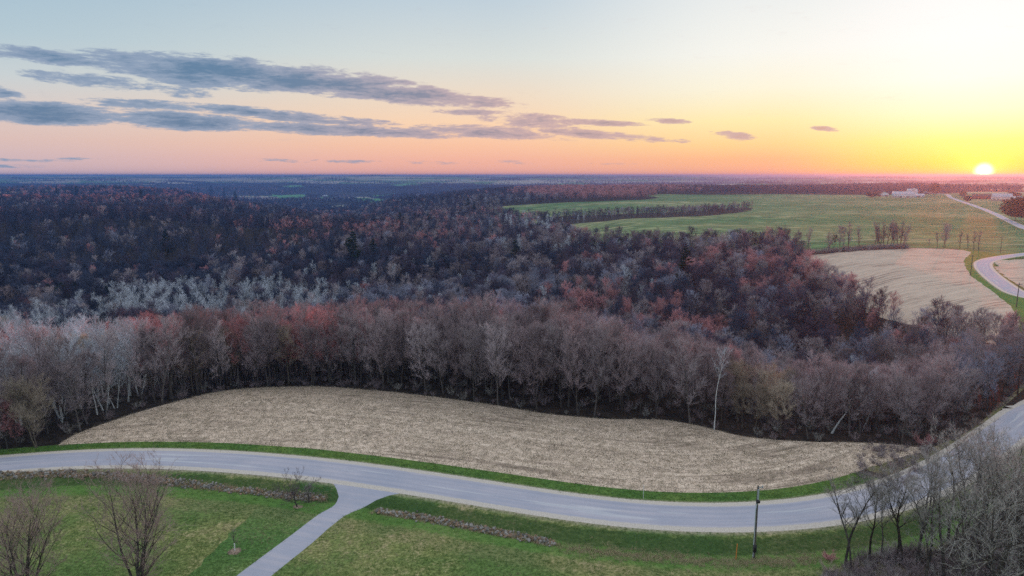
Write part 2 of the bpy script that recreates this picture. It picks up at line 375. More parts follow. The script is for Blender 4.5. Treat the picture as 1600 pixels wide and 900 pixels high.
UC = [-472, 0, 200, 400, 520, 650, 800, 1000, 1200, 1330, 1430, 1600, 2072]
YR = [0, 125, 150, 175, 215, 270, 320, 400, 500, 620, 750, 950, 1250, 1700, 2200, 3000, 4000, 5500, 8000, 12000, 20000]
TB = {
 -472:[0,  0, -2, -6,-12,-18,-22,-25,-27,-24, -4,-24, -4,-36, -8,-50,-50,-26, 10, 26, 30],
    0:[0,  0, -2, -7,-14,-19,-23,-26,-28,-24, -2,-22, -2,-40, -6,-60,-60,-32, 10, 27, 30],
  200:[0,  0,  0, -6,-14,-20,-24,-28,-29,-23,  2,-22, -1,-44, -4,-66,-66,-36,  8, 26, 30],
  400:[0,  0,  0, -4,-14,-22,-26,-29,-28,-22, -7,-30,-18,-60,-66,-74,-68,-40,  6, 26, 30],
  520:[0,  0,  0, -3,-14,-23,-27,-28,-25,-18, -9,-24,-42,-64,-78,-76,-66,-34, 18, 27, 30],
  650:[0,  0,  0, -2,-13,-23,-27,-28,-24,-17,-12,-26,-24,-22,-52,-70,-62,-26, 18, 26, 30],
  800:[0,  0,  0, -2,-12,-22,-26,-26,-24,-20,-17,-12, -3,  3,-10,-54,-52,-18, 14, 26, 30],
 1000:[0,  0,  0, -6,-17,-25,-27,-25,-17, -5, -1,  1,  4,  6,  0,-34,-36,-10, 12, 26, 30],
 1200:[0,  0, -4,-13,-21,-25,-23,-16, -5,  0,  1,  2,  5,  6,  2,-14,-24, -4, 12, 26, 30],
 1330:[0,  0, -8,-16,-21,-19,-11, -4, -1,  0,  1,  2,  5,  6,  3,-10,-16,  0, 12, 25, 30],
 1430:[0,  0, -8,-12,-13, -8, -2,  0,  0,  0,  1,  2,  4,  5,  4, -8,-10,  2, 12, 24, 30],
 1600:[0,  0,  0, -1, -1,  0,  0,  0,  0,  0,  0,  1,  3,  4,  4, -2, -4,  4, 12, 24, 30],
 2072:[0,  0,  0,  0,  0,  0,  0,  0,  0,  0,  0,  1,  2,  3,  4,  0,  0,  6, 12, 24, 30]}
def catmull(xs, ys, xq):
    xs = np.asarray(xs, float); ys = np.asarray(ys, float)
    d = np.gradient(ys, xs, axis=0)
    i = np.clip(np.searchsorted(xs, xq)-1, 0, len(xs)-2); h = xs[i+1]-xs[i]; t = np.clip((xq-xs[i])/h, 0, 1)
    if ys.ndim > 1: h = h[:, None]; t = t[:, None]
    return (2*t**3-3*t**2+1)*ys[i] + (t**3-2*t**2+t)*h*d[i] + (-2*t**3+3*t**2)*ys[i+1] + (t**3-t**2)*h*d[i+1]
def pchip(xs, ys, xq):
    xs = np.asarray(xs, float); ys = np.asarray(ys, float); h = np.diff(xs)[:, None]; dl = np.diff(ys, axis=0)/h
    d = np.zeros_like(ys); a, b = dl[:-1], dl[1:]; w1 = 2*h[1:]+h[:-1]; w2 = h[1:]+2*h[:-1]
    with np.errstate(all='ignore'): hm = (w1+w2)/(w1/a+w2/b)
    d[1:-1] = np.where(a*b > 0, hm, 0.)
    i = np.clip(np.searchsorted(xs, xq)-1, 0, len(xs)-2); hh = h[i]; t = np.clip((xq[:, None]-xs[i][:, None])/hh, 0, 1)
    return (2*t**3-3*t**2+1)*ys[i] + (t**3-2*t**2+t)*hh*d[i] + (-2*t**3+3*t**2)*ys[i+1] + (t**3-t**2)*hh*d[i+1]
WQ = np.linspace(math.log(100), math.log(20100), 500); wrows = np.log(np.array(YR)+100.)
UQ = np.linspace(-472, 2072, 256)
tab = np.array([TB[u] for u in UC], float)                 # cols x rows
tab = pchip(wrows, tab.T, WQ)                            # 500 x cols
TAB = pchip(UC, tab.T, UQ).T                             # 500 x 256
AZM = math.degrees(math.atan(1272/FPX))

def H0(x, y):
    x = np.asarray(x, float); y = np.asarray(y, float); r = np.hypot(x, y)
    az = np.degrees(np.arctan2(x, y)); azc = np.clip(az, -AZM, AZM)
    Y = np.where(np.abs(az) < AZM, y, r*math.cos(rad(AZM)))
    u = (800+FPX*np.tan(np.radians(azc)) + 472)/2544*255
    w = (np.log(np.clip(Y, 0, 20000)+100)-WQ[0])/(WQ[-1]-WQ[0])*499
    i = np.clip(np.floor(w).astype(int), 0, 498); j = np.clip(np.floor(u).astype(int), 0, 254); a = w-i; b = u-j
    z = (TAB[i, j]*(1-b)+TAB[i, j+1]*b)*(1-a) + (TAB[i+1, j]*(1-b)+TAB[i+1, j+1]*b)*a
    near = np.clip((Y-150)/250, 0, 1)*(1-.6*np.clip((u*2544/255-472-1150)/200, 0, 1)); mid = np.clip((Y-900)/2500, 0, 1)
    low = np.clip(-z/20, 0, 1)                              # the valley is rougher than the plateau
    z = z + near*(.5+5.5*low)*vnoise(x/62, y/75, 1) + near*(.8+5.5*low)*vnoise(x/170+3, y/150, 2) + near*(1-low)*2.4*vnoise(x/150, y/120, 3)*np.clip((Y-480)/200, 0, 1)
    z = z + mid*(8+16*low)*(1-2*np.abs(vnoise(x/1100, y/800, 5))) + mid*9*vnoise(x/420, y/420, 6) + np.clip((Y-4000)/4000, 0, 1)*9*vnoise(x/1500, y/1500, 9)
    return z

def P(px, py, h=0.):                                       # where the sight line of a photo pixel meets the ground
    d = pix_dir(px, py); s = np.concatenate([np.linspace(30, 400, 900), np.geomspace(401, 16000, 2600)])
    x = d[0]*s; y = d[1]*s; z = CAM_H+d[2]*s-h; g = H0(x, y)
    k = np.argmax(z < g)
    if not (z < g).any(): k = len(s)-1
    s0, s1 = s[max(k-1, 0)], s[k]
    for _ in range(18):
        sm = (s0+s1)/2
        if CAM_H+d[2]*sm-h < H0(d[0]*sm, d[1]*sm): s1 = sm
        else: s0 = sm
    return np.array([d[0]*s1, d[1]*s1])
def proj(x, y, z):
    dpt = y*cp_ + (CAM_H-z)*sp_; up = y*sp_ + (z-CAM_H)*cp_
    return 800+FPX*x/dpt, 450-FPX*up/dpt
def PL(lst): return np.array([P(a, b) for a, b in lst])

def smooth_line(pts, step):
    pts = np.asarray(pts, float); L = np.concatenate([[0], np.cumsum(np.linalg.norm(np.diff(pts, axis=0), axis=1))])
    n = max(int(L[-1]/step), 4); q = np.linspace(0, L[-1], n+1)
    return catmull(L, pts, q)
def relax(p, it=6):
    p = p.copy()
    for _ in range(it): p[1:-1] = .25*p[:-2]+.5*p[1:-1]+.25*p[2:]
    return p
def offset(line, d):
    t = np.gradient(line, axis=0); t /= np.linalg.norm(t, axis=1)[:, None]
    return line + d*np.stack([-t[:, 1], t[:, 0]], 1)

# road centre lines
near_px = [(-140,742),(-60,735),(0,729),(100,721),(200,718.5),(300,720),(400,727),(500,736),(600,750),(700,765),(800,781),(900,798),(1000,809),(1100,815),(1200,812),(1300,803),(1380,783),(1450,757),(1510,722),(1555,690),(1600,654)]
np_ = PL(near_px)
far_px = [(1600,467),(1572,450),(1552,435),(1538,422),(1534,412),(1545,406.5),(1570,402),(1600,398),(1660,392)]
fp_ = PL(far_px)
left_ext = np_[0] + np.array([[-90, -22.], [-45, -9.]])
e1 = np_[-1]; e2 = fp_[0]
conn = np.array([e1+(np_[-1]-np_[-2])*1.3+[4, 0], [max(e1[0], e2[0])+34, e1[1]*.62+e2[1]*.38], [max(e1[0], e2[0])+40, e1[1]*.35+e2[1]*.65]])
f2 = PL([(1600,357),(1560,337),(1520,321),(1495,312.5),(1483,307),(1481,304.2)])
f2e = f2[-1] + np.array([[60, 190.], [200, 420.], [420, 600]])
lastf = fp_[-1]
dv2 = (f2[0]-f2[1])/np.linalg.norm(f2[0]-f2[1])
loop = np.array([f2[0]+dv2*95+[28, 0], f2[0]+dv2*60+[8, 0]])
ROAD = relax(smooth_line(np.vstack([left_ext, np_]), 2.5), 20)
def straight(pts, step):
    L = np.concatenate([[0], np.cumsum(np.linalg.norm(np.diff(pts, axis=0), axis=1))]); q = np.linspace(0, L[-1], int(L[-1]/step)+1)
    return np.stack([np.interp(q, L, pts[:, 0]), np.interp(q, L, pts[:, 1])], 1)
ROAD2 = relax(straight(np.vstack([ROAD[-1:], conn, fp_, loop, f2, f2e]), 5.), 8)
RC = np.vstack([ROAD, ROAD2[1:]])
RL = np.concatenate([[0], np.cumsum(np.linalg.norm(np.diff(RC, axis=0), axis=1))])
def road_dist(x, y):
    """signed distance to the road centre line (+ = left/north side) and arc length along it"""
    x = np.asarray(x, float).ravel(); y = np.asarray(y, float).ravel()
    best = np.full(x.shape, 1e9); sg = np.full(x.shape, 1e9); arc = np.zeros(x.shape)
    a = RC[:-1]; d = RC[1:]-a; L2 = (d**2).sum(1)
    for c0 in range(0, len(x), 4000):
        q = np.stack([x[c0:c0+4000], y[c0:c0+4000]], 1)
        v = q[:, None]-a[None]; t = np.clip((v*d[None]).sum(2)/L2, 0, 1)
        w = v - t[..., None]*d[None]; dd = np.hypot(w[..., 0], w[..., 1]); k = dd.argmin(1); i = np.arange(len(q))
        cr = d[k, 0]*v[i, k, 1]-d[k, 1]*v[i, k, 0]
        best[c0:c0+4000] = dd[i, k]; sg[c0:c0+4000] = dd[i, k]*np.sign(cr+1e-12); arc[c0:c0+4000] = RL[k]+t[i, k]*np.sqrt(L2[k])
    return sg, arc
RLN = RL[len(ROAD)-1]
RN = len(ROAD)
def ipl(v, xs, ys): return np.interp(v, xs, ys)
def H(x, y, rd=None, arc=None):
    x = np.asarray(x, float); y = np.asarray(y, float); z = H0(x, y).ravel().copy()
    if rd is None: rd, arc = road_dist(x, y)
    z = z + .12*np.clip(vnoise(x.ravel()/9, y.ravel()/9, 21), -1, 1)*np.clip(np.abs(rd)/8-.6, 0, 1)*np.clip(1-(np.hypot(x, y).ravel()-150)/100, 0, 1)
    prof = ipl(rd, [-17, -12.5, -9.6, -8.2, -5.2, -4.6, -4.4, -3.3, 0, 3.3, 4.4, 4.7, 7.6, 12], [0, -.1, -.5, -.55, .25, .42, .45, .5, .6, .5, .45, .4, .05, 0])
    return (z+prof).reshape(np.shape(x))
def hz(x, y): return float(H(np.array([x]), np.array([y]))[0])

def inpoly(x, y, poly):
    c = np.zeros(x.shape, bool); n = len(poly); j = n-1
    for i in range(n):
        xi, yi = poly[i]; xj, yj = poly[j]
        if yi != yj:
            c ^= ((yi > y) != (yj > y)) & (x < (xj-xi)*(y-yi)/(yj-yi)+xi)
        j = i
    return c
def densify(poly, closed=True, ragged=0.):
    p = np.asarray(poly, float); out = []
    n = len(p)
    for i in range(n if closed else n-1):
        a, b = p[i], p[(i+1) % n]; r = max(60, math.hypot(*((a+b)/2))); st = max(1.2, r*.012)
        k = max(1, int(np.linalg.norm(b-a)/st))
        nrm = np.array([-(b-a)[1], (b-a)[0]])/(np.linalg.norm(b-a)+1e-9)
        for q in range(k):
            o = RNG.normal()*ragged*r/100 if q else 0
            out.append(a+(b-a)*q/k + nrm*o)
    if not closed: out.append(p[-1])
    return np.array(out)

# ------------------------------------------------------------------ regions of the ground
yN = int(np.searchsorted(RL, 0))
idx = [i for i in range(0, RN) ]
def road_idx(px):   # index on the near road closest to the given photo column
    pj = np.array([proj(a, b, 0)[0] for a, b in ROAD]); return int(np.argmin(np.abs(pj-px)))
i0, i1 = road_idx(88), road_idx(1452)
south = offset(ROAD, -4.4); north = offset(ROAD, 4.4); vline = offset(ROAD, 8.6)
upper = PL([(85,701),(108,684),(135,672),(200,649),(300,621),(400,606),(480,604),(560,608),(650,617),(760,632),(860,647),(960,655),(1060,659),(1100,667),(1150,680),(1250,690),(1330,691),(1400,695),(1455,702)])
field_poly = densify(np.vstack([smooth_line(upper, 3.), vline[i0:i1][::-1]]), True, .38)
iv = road_idx(1432)
verge_poly = densify(np.vstack([vline[max(i0-6, 0):iv], north[max(i0-6, 0):iv][::-1]]), True, .0)
dv_px = PL([(1452,703),(1500,684),(1548,648),(1600,600),(1650,560)])
dry_poly = densify(np.vstack([vline[iv:i1], smooth_line(dv_px, 3.), north[iv:RN][::-1]]), True, .0)
dl = PL([(520,758),(529,775),(520,787),(495,805),(450,840),(400,877),(345,918),(300,952)]); dr = PL([(650,774),(612,776),(582,782),(557,793),(525,815),(485,850),(430,895),(385,932),(350,962)])
drive_poly = densify(np.vstack([smooth_line(dl, 2.), smooth_line(dr, 2.)[::-1]]), True)
yard_poly = densify(np.vstack([smooth_line(dl, 2.), PL([(255,952),(290,905),(330,865),(375,822),(420,783),(470,765)]), south[road_idx(470):road_idx(540)]]), True, .35)
lawn_poly = densify(np.vstack([south[::4], PL([(1640,700)]), [[95, 60], [90, 20], [-95, 20], [-140, 60]]]), True)
field2_poly = densify(smooth_line(PL([(1243,400),(1300,393),(1350,389),(1400,387.5),(1450,388),(1500,390),(1518,394)]), 12.).tolist() + PL([(1505,408),(1515,430),(1550,455),(1580,478),(1592,500),(1592,530),(1560,540),(1500,528),(1440,512),(1390,500),(1340,482),(1290,455),(1255,425)]).tolist(), True, .06)
field3_poly = densify(PL([(1557,408),(1605,403),(1680,398),(1760,420),(1700,500),(1640,480),(1605,452),(1575,436),(1557,420)]), True, .2)
pasture_poly = densify(PL([(748,326.5),(800,321),(860,317.5),(930,315),(1000,312.5),(1030,308.5),(1000,305),(1100,304),(1200,303.5),(1300,304.2),(1400,304.2),(1470,303),(1490,301.8),(1620,302),(1900,304),(2050,340),(2050,420),(1700,393),(1560,399),(1520,393),(1500,389),(1400,386.5),(1300,392),(1243,399),(1215,392),(1160,388),(1050,390),(960,388),(905,380),(872,364),(862,353),(830,347),(790,337),(758,331)]), True, .0)
strip_poly = densify(PL([(862,353),(900,349.5),(960,344),(1040,340),(1110,337),(1150,333),(1178,326),(1165,323.5),(1100,329),(1040,332),(980,334),(900,337),(860,339),(826,341)]), True, .3)
far_polys = []
def pf(kind, pts): far_polys.append((kind, densify(PL(pts), True)))
pf('greenfield', [(425,304),(480,304),(472,311),(450,313)])
pf('greenfield', [(495,309),(512,306),(522,308),(505,311)])
pf('greenfield', [(552,308),(575,309),(603,316),(595,318.5),(560,315)])
pf('greenfield', [(580,305),(617,302),(612,305.5),(590,307.5)])
pf('greenfield', [(610,288),(650,286.5),(660,289),(622,291)])
pf('greenfield', [(440,291),(470,289.5),(476,292),(450,294)])
pf('palefield', [(518,322),(550,321),(548,324.5),(522,325)])
for (x0, x1, y0, y1) in [(424,458,281.5,284.6),(478,500,285.6,288),(526,566,276.6,278.6),(545,590,280.2,282.4),(648,700,283.8,286.8),(896,970,279.2,280.8),(1036,1110,279.9,281.6),(1150,1240,281.6,284),(1256,1336,284,287),(1334,1424,285.4,289.2),(1440,1504,286.4,290.5),(700,740,280.6,282.4),(1100,1136,283.6,285.8),(1376,1470,282.2,284.6),(324,384,282.4,285.2),(196,264,280.8,283.4),(740,800,283.6,285.4),(820,860,280.4,281.8),(604,640,279.4,280.8),(90,130,281.6,283),(470,512,279.2,280.6),(1290,1380,279.8,281.4),(1180,1250,279,280.2)]:
    pf('palefield', [(x0, (y0+y1)/2), ((x0+x1)/2, y0), (x1, (y0+y1)/2-.3), ((x0+x1)/2+6, y1)])
far_polys.append(('palefield', densify(PL([(1502,302),(1530,303.4),(1640,304.5),(1640,300.8),(1540,299.5),(1500,300)]), True)))
track_l = smooth_line(PL([(1244,375.2),(1290,377),(1340,375.5),(1400,373.5),(1440,374),(1500,377.5),(1560,381),(1640,383)]), 8.)
track_poly = np.vstack([offset(track_l, 1.5), offset(track_l, -1.5)[::-1]])

woodlot_poly = densify(PL([(1285,935),(1300,892),(1335,868),(1400,858),(1470,850),(1525,815),(1570,770),(1630,720),(1760,740),(1800,950)]), True, .15)
far_verge_poly = densify(PL([(1498,389),(1560,396.5),(1640,390),(1900,392),(1900,640),(1660,600),(1612,548),(1590,540),(1575,505),(1555,470),(1520,435),(1500,408)]), True)
REG = [('driveway', drive_poly, 'drive'), ('road_verge', verge_poly, 'verge'), ('stubble_field', field_poly, 'stubble'), ('dry_verge', dry_poly, 'dryverge'),
       ('yard_grass', yard_poly, 'yard'), ('far_stubble_field', field2_poly, 'stubble_far'), ('far_stubble_field', field3_poly, 'stubble_far'),
       ('woodlot_floor', woodlot_poly, 'dryverge'), ('lawn', lawn_poly, 'lawn'), ('far_verge', far_verge_poly, 'verge'), ('wooded_draw', strip_poly, 'litter'), ('dirt_track', track_poly, 'palefield'), ('pasture', pasture_poly, 'pasture')]
# ------------------------------------------------------------------ build the ground as one triangulation cut into regions
def build_ground():
    pts = []; edges = []
    def line(p, closed):
        n0 = len(pts); pts.extend([(float(a), float(b)) for a, b in p]); n = len(p)
        edges.extend([(n0+i, n0+i+1) for i in range(n-1)]);
        if closed: edges.append((n0+n-1, n0))
    for _, p, _ in REG: line(p, True)
    for _, p in far_polys: line(p, True)
    for d in (-12.5, -9.6, -8.2, -5.2, -4.4, -3.3, 3.3, 4.4): line(offset(ROAD, d)[::(1 if abs(d) < 5 else 2)], False)
    for d in (-4.4, 4.4): line(offset(ROAD2, d)[2:], False)
    az = np.radians(np.concatenate([np.arange(-180, -52, 8.), np.arange(-52, 52.1, .6), np.arange(56, 180, 8.)]))
    rr = np.concatenate([np.arange(6, 60, 9.), np.arange(60, 180, 2.5), 180*1.022**np.arange(0, 217)])
    for r in rr:
        stp = 1 if r > 30 else 6
        for k, a in enumerate(az[::stp]):
            if abs(a) > rad(53) and (int(r*7) % 3): continue
            j = RNG.normal()*.0015
            pts.append((math.sin(a+j)*r, math.cos(a+j)*r))
    pts.append((0., 0.))
    res = delaunay_2d_cdt([Vector(p) for p in pts], edges, [], 0, 1e-4, False)
    V = np.array([(v[0], v[1]) for v in res[0]]); F = np.array([f for f in res[2] if len(f) == 3])
    rd = np.full(len(V), 999.); rs = np.zeros(len(V))
    m = np.hypot(V[:, 0], V[:, 1]) < 3500
    rd[m], rs[m] = road_dist(V[m, 0], V[m, 1])
    z = H(V[:, 0], V[:, 1], rd, rs)
    C = V[F].mean(1); cx, cy = C[:, 0], C[:, 1]
    cls = np.full(len(F), -1)
    crd = np.full(len(F), 999.); mm = np.hypot(cx, cy) < 3500; crd[mm], _ = road_dist(cx[mm], cy[mm])
    crd_ = np.abs(crd)
    names = ['road'] + [r[0] for r in REG] + ['far_field']*len(far_polys)
    mats = ['road'] + [r[2] for r in REG] + [f[0] for f in far_polys]
    polys = [None] + [r[1] for r in REG] + [f[1] for f in far_polys]
    cls[crd_ < 4.39] = 0
    for k in range(1, len(polys)):
        free = cls < 0; ii = np.where(free)[0]
        cls[ii[inpoly(cx[ii], cy[ii], polys[k])]] = k
    # default: leaf litter near, wooded hills beyond; the plateau right of the frame is pasture
    az = np.degrees(np.arctan2(cx, cy)); r = np.hypot(cx, cy); dfl = cls < 0
    names += ['forest_floor', 'hills', 'pasture']; mats += ['litter', 'hills', 'pasture']; K = len(polys)
    cls[dfl & (r < 2600)] = K; cls[dfl & (r >= 2600)] = K+1
    cls[dfl & (az > 42) & (r < 2600) & (r > 310)] = K+2
    cls[dfl & (np.abs(az) > 60) & (r < 2600)] = K+2
    zc = z
    for k in sorted(set(cls)):
        f = F[cls == k]; u, inv = np.unique(f.ravel(), return_inverse=True)
        me = bpy.data.meshes.new(names[k]); me.vertices.add(len(u)); co = np.column_stack([V[u], zc[u]])
        me.vertices.foreach_set('co', co.astype(np.float32).ravel())
        f2 = inv.reshape(-1, 3)
        # orient upward
        a, b, c_ = V[f[:, 0]], V[f[:, 1]], V[f[:, 2]]
        s_ = (b[:, 0]-a[:, 0])*(c_[:, 1]-a[:, 1])-(b[:, 1]-a[:, 1])*(c_[:, 0]-a[:, 0])
        f2 = np.where((s_ < 0)[:, None], f2[:, ::-1], f2)
        me.loops.add(len(f2)*3); me.loops.foreach_set('vertex_index', f2.ravel().astype(np.int32))
        me.polygons.add(len(f2)); me.polygons.foreach_set('loop_start', (np.arange(len(f2))*3).astype(np.int32))
        me.polygons.foreach_set('use_smooth', np.ones(len(f2), bool))
        me.update(calc_edges=True)
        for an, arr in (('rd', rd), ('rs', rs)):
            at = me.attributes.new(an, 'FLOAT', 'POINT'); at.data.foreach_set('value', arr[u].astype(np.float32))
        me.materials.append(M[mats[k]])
        o = link(names[k], me); tag(o, kind='structure')
build_ground()

# ------------------------------------------------------------------ trees
def bez(p0, d0, L, n, up, wob, rng):
    pts = [np.array(p0, float)]; d = np.array(d0, float); st = L/(n-1)
    for _ in range(n-1):
        d = d + rng.normal(size=3)*wob + np.array([0, 0, up]); d /= np.linalg.norm(d)
        pts.append(pts[-1]+d*st)
    return np.array(pts)
def tree_mesh(seed, Ht=17, cb=.35, spread=3.6, nl=18, nb=8, nt=30, tr=.014, tl=(.5, 1.4), up0=.9, wob=.12, r0=.16, multi=1, sub=0, sides=6, lean=.03, curl=.12, bdens=1.):
    rng = np.random.default_rng(seed); tk = MB(); cr = MB()
    TB_, TT_, TR_ = [], [], []
    for s_ in range(multi):
        a0 = rng.uniform(0, 2*PI); ln = lean + (.22 if multi > 1 else 0)*rng.uniform(.3, 1.)
        d = np.array([math.cos(a0)*ln, math.sin(a0)*ln, 1.])
        hh = Ht*rng.uniform(.78, 1.) if multi > 1 else Ht
        base = np.array([math.cos(a0)*.25*(multi > 1), math.sin(a0)*.25*(multi > 1), -.4])
        tp = bez(base, d/np.linalg.norm(d), hh*.96, 10, .05, .045+wob*.25, rng)
        tt = np.linspace(0, 1, 10); rr = r0*(1-tt)**.8*(.6 if multi > 1 else 1)+.02; rr[0] *= 1.5
        tk.tube(tp, rr, sides)
        limbs = [(tp, rr, hh*.3)]
        for i in range(nl):
            t = cb+(0.96-cb)*((i+rng.uniform(0, .8))/nl); k = t*9; i_ = min(int(k), 8); p = tp[i_]+(tp[i_+1]-tp[i_])*(k-i_)
            az = i*2.4+rng.uniform(-.5, .5); f = (t-cb)/(1-cb)
            L = spread*(.5+.62*math.sin(PI*min(f*.82+.16, 1.)))*rng.uniform(.75, 1.15)
            u = up0*rng.uniform(.7, 1.3)+f*.6
            d = np.array([math.cos(az), math.sin(az), u]); d /= np.linalg.norm(d)
            lp = bez(p, d, L*1.25, 7, curl, wob, rng); r_ = rr[i_]*.5
            lr = np.linspace(r_, .014, 7); tk.tube(lp, lr, max(4, sides-2)); limbs.append((lp, lr, L))
        for li, (lp, lr, L) in enumerate(limbs):
            n_ = nb if li else nb
            for j in range(n_):
                t = rng.uniform(.22 if li else max(cb, .55), 1.); k = t*(len(lp)-1); i_ = min(int(k), len(lp)-2); p = lp[i_]+(lp[i_+1]-lp[i_])*(k-i_)
                d = (lp[i_+1]-lp[i_]); d /= np.linalg.norm(d); v = rng.normal(size=3); v -= v.dot(d)*d; v /= np.linalg.norm(v)
                d = d*.75+v*.75+np.array([0, 0, .28]); d /= np.linalg.norm(d)
                BL = (.30+.35*(1-t))*L*rng.uniform(.7, 1.3)+.35
                bp = bez(p, d, BL, 4, .10, wob*1.2, rng); br = np.linspace(min(lr[i_]*.6, .035), .008, 4)
                cr.tube(bp, br, 3)
                srcs = [(bp, nt if not sub else nt//2)]
                for q in range(sub):
                    tq = rng.uniform(.2, 1)*3; iq = min(int(tq), 2); pq = bp[iq]+(bp[iq+1]-bp[iq])*(tq-iq)
                    v = rng.normal(size=3); v /= np.linalg.norm(v); dq = d*.7+v*.7+np.array([0, 0, .15]); dq /= np.linalg.norm(dq)
                    sb = bez(pq, dq, BL*rng.uniform(.3, .6), 4, .05, wob*1.6, rng); cr.tube(sb, np.linspace(.016, .006, 4), 3); srcs.append((sb, nt//2))
                for bp_, m_ in srcs:
                    tq = rng.uniform(.1, 1, m_)*3; iq = np.minimum(tq.astype(int), 2); fr = (tq-iq)[:, None]
                    b_ = bp_[iq]+(bp_[iq+1]-bp_[iq])*fr; dd = bp_[-1]-bp_[0]; dd /= np.linalg.norm(dd)
                    v = rng.normal(size=(m_, 3)); v /= np.linalg.norm(v, axis=1)[:, None]
                    v = v*.85+dd*.65+np.array([0, 0, .35]); v /= np.linalg.norm(v, axis=1)[:, None]
                    TB_.append(b_); TT_.append(b_+v*rng.uniform(tl[0], tl[1], (m_, 1))); TR_.append(np.full(m_, tr)*rng.uniform(.7, 1.3, m_))
    cr.cones(np.concatenate(TB_), np.concatenate(TT_), np.concatenate(TR_))
    return tk, cr
def join(tk, cr, name, mats):
    mb = MB(); n = 0
    for v, f, in zip(tk.V, tk.F): pass
    V1 = np.concatenate(tk.V); F1 = np.concatenate(tk.F); V2 = np.concatenate(cr.V); F2 = np.concatenate(cr.F)
    mb.add(V1, F1, 0); mb.add(V2, F2, 1); return mb.mesh(name, mats)

BK = {
 'umber': (bark_mat('bark_umber_shaded', (.03, .026, .028), (.08, .07, .07)), bark_mat('twigs_umber_shaded', (0.06, 0.047, 0.072), (0.14, 0.108, 0.148), .5)),  # umber and slate: valley shade put into darker bark and twig colour
 'slate': (bark_mat('bark_slate_shaded', (.03, .03, .035), (.08, .08, .09)), bark_mat('twigs_slate_shaded', (0.03, 0.037, 0.062), (0.085, 0.095, 0.15), .5)),
 'grey':  (bark_mat('bark_grey', (0.061, 0.054, 0.050), (0.148, 0.130, 0.122)), bark_mat('twigs_grey', (0.27, 0.22, 0.235), (0.46, 0.385, 0.4))),
 'brown': (bark_mat('bark_brown', (0.043, 0.037, 0.033), (0.104, 0.087, 0.078)), bark_mat('twigs_brown', (0.21, 0.16, 0.17), (0.37, 0.29, 0.305))),
 'red':   (bark_mat('bark_maple', (0.069, 0.061, 0.056), (0.148, 0.130, 0.122)), bark_mat('twigs_red', (.42,.185,.195), (.62,.31,.31))),
 'pale':  (bark_mat('bark_pale', (0.460, 0.460, 0.460), (0.713, 0.713, 0.713), .2), bark_mat('twigs_pale', (0.42, 0.44, 0.5), (0.64, 0.67, 0.74), .25)),
 'blue':  (bark_mat('bark_slate', (0.061, 0.061, 0.065), (0.130, 0.130, 0.139)), bark_mat('twigs_slate', (0.22, 0.22, 0.29), (0.36, 0.36, 0.46))),
 'tan':   (bark_mat('bark_tan', (0.087, 0.069, 0.052), (0.156, 0.130, 0.104)), bark_mat('twigs_tan', (0.33, 0.265, 0.21), (0.46, 0.38, 0.3))),
 'dark':  (bark_mat('bark_dark', (0.042, 0.036, 0.034), (0.112, 0.098, 0.087)), bark_mat('twigs_lichen', (0.25, 0.235, 0.22), (0.47, 0.44, 0.41))),
}
# variants of near trees: (kind, parameters)
VAR = [
 ('grey',  dict(seed=1, Ht=18, cb=.2, spread=4.4)), ('grey', dict(seed=2, Ht=17, cb=.26, spread=4.0, up0=1.1)), ('grey', dict(seed=3, Ht=16, cb=.18, spread=5.0, nl=16, wob=.16)),
 ('brown', dict(seed=4, Ht=18, cb=.2, spread=4.4)), ('brown', dict(seed=5, Ht=16, cb=.18, spread=4.7, nl=15, wob=.15)), ('brown', dict(seed=6, Ht=17, cb=.27, spread=3.8, up0=1.2)),
 ('red',   dict(seed=7, Ht=16, cb=.25, spread=4.0, nt=30, up0=1.1)), ('red', dict(seed=8, Ht=15, cb=.35, spread=4.2, nt=30)),
 ('pale',  dict(seed=9, Ht=17, cb=.35, spread=2.6, nl=12, nb=5, nt=20, up0=1.5, r0=.17, wob=.1)), ('pale', dict(seed=10, Ht=16, cb=.3, spread=3.0, nl=10, nb=5, nt=20, up0=1.2, r0=.2, multi=2)),
 ('blue',  dict(seed=11, Ht=16, cb=.2, spread=4.6, nt=28)), ('blue', dict(seed=12, Ht=15, cb=.36, spread=4.3)),
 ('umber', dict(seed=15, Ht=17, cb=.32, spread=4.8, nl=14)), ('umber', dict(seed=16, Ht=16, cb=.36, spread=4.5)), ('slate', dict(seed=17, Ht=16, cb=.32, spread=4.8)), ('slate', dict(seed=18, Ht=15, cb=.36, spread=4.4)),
 ('tan',   dict(seed=13, Ht=14, cb=.3, spread=3.6, nt=28)),
 ('grey',  dict(seed=14, Ht=14, cb=.22, spread=5.0, nl=15, wob=.2, up0=.6)),
]
NEARV = []
for k, (kd, pr) in enumerate(VAR):
    tk, cr = tree_mesh(**pr)
    NEARV.append((kd, pr['Ht'], tk, cr, tk.mesh('trunk', BK[kd][0]), cr.mesh('crown', BK[kd][1])))
kinds = {}
for i, v in enumerate(NEARV): kinds.setdefault(v[0], []).append(i)
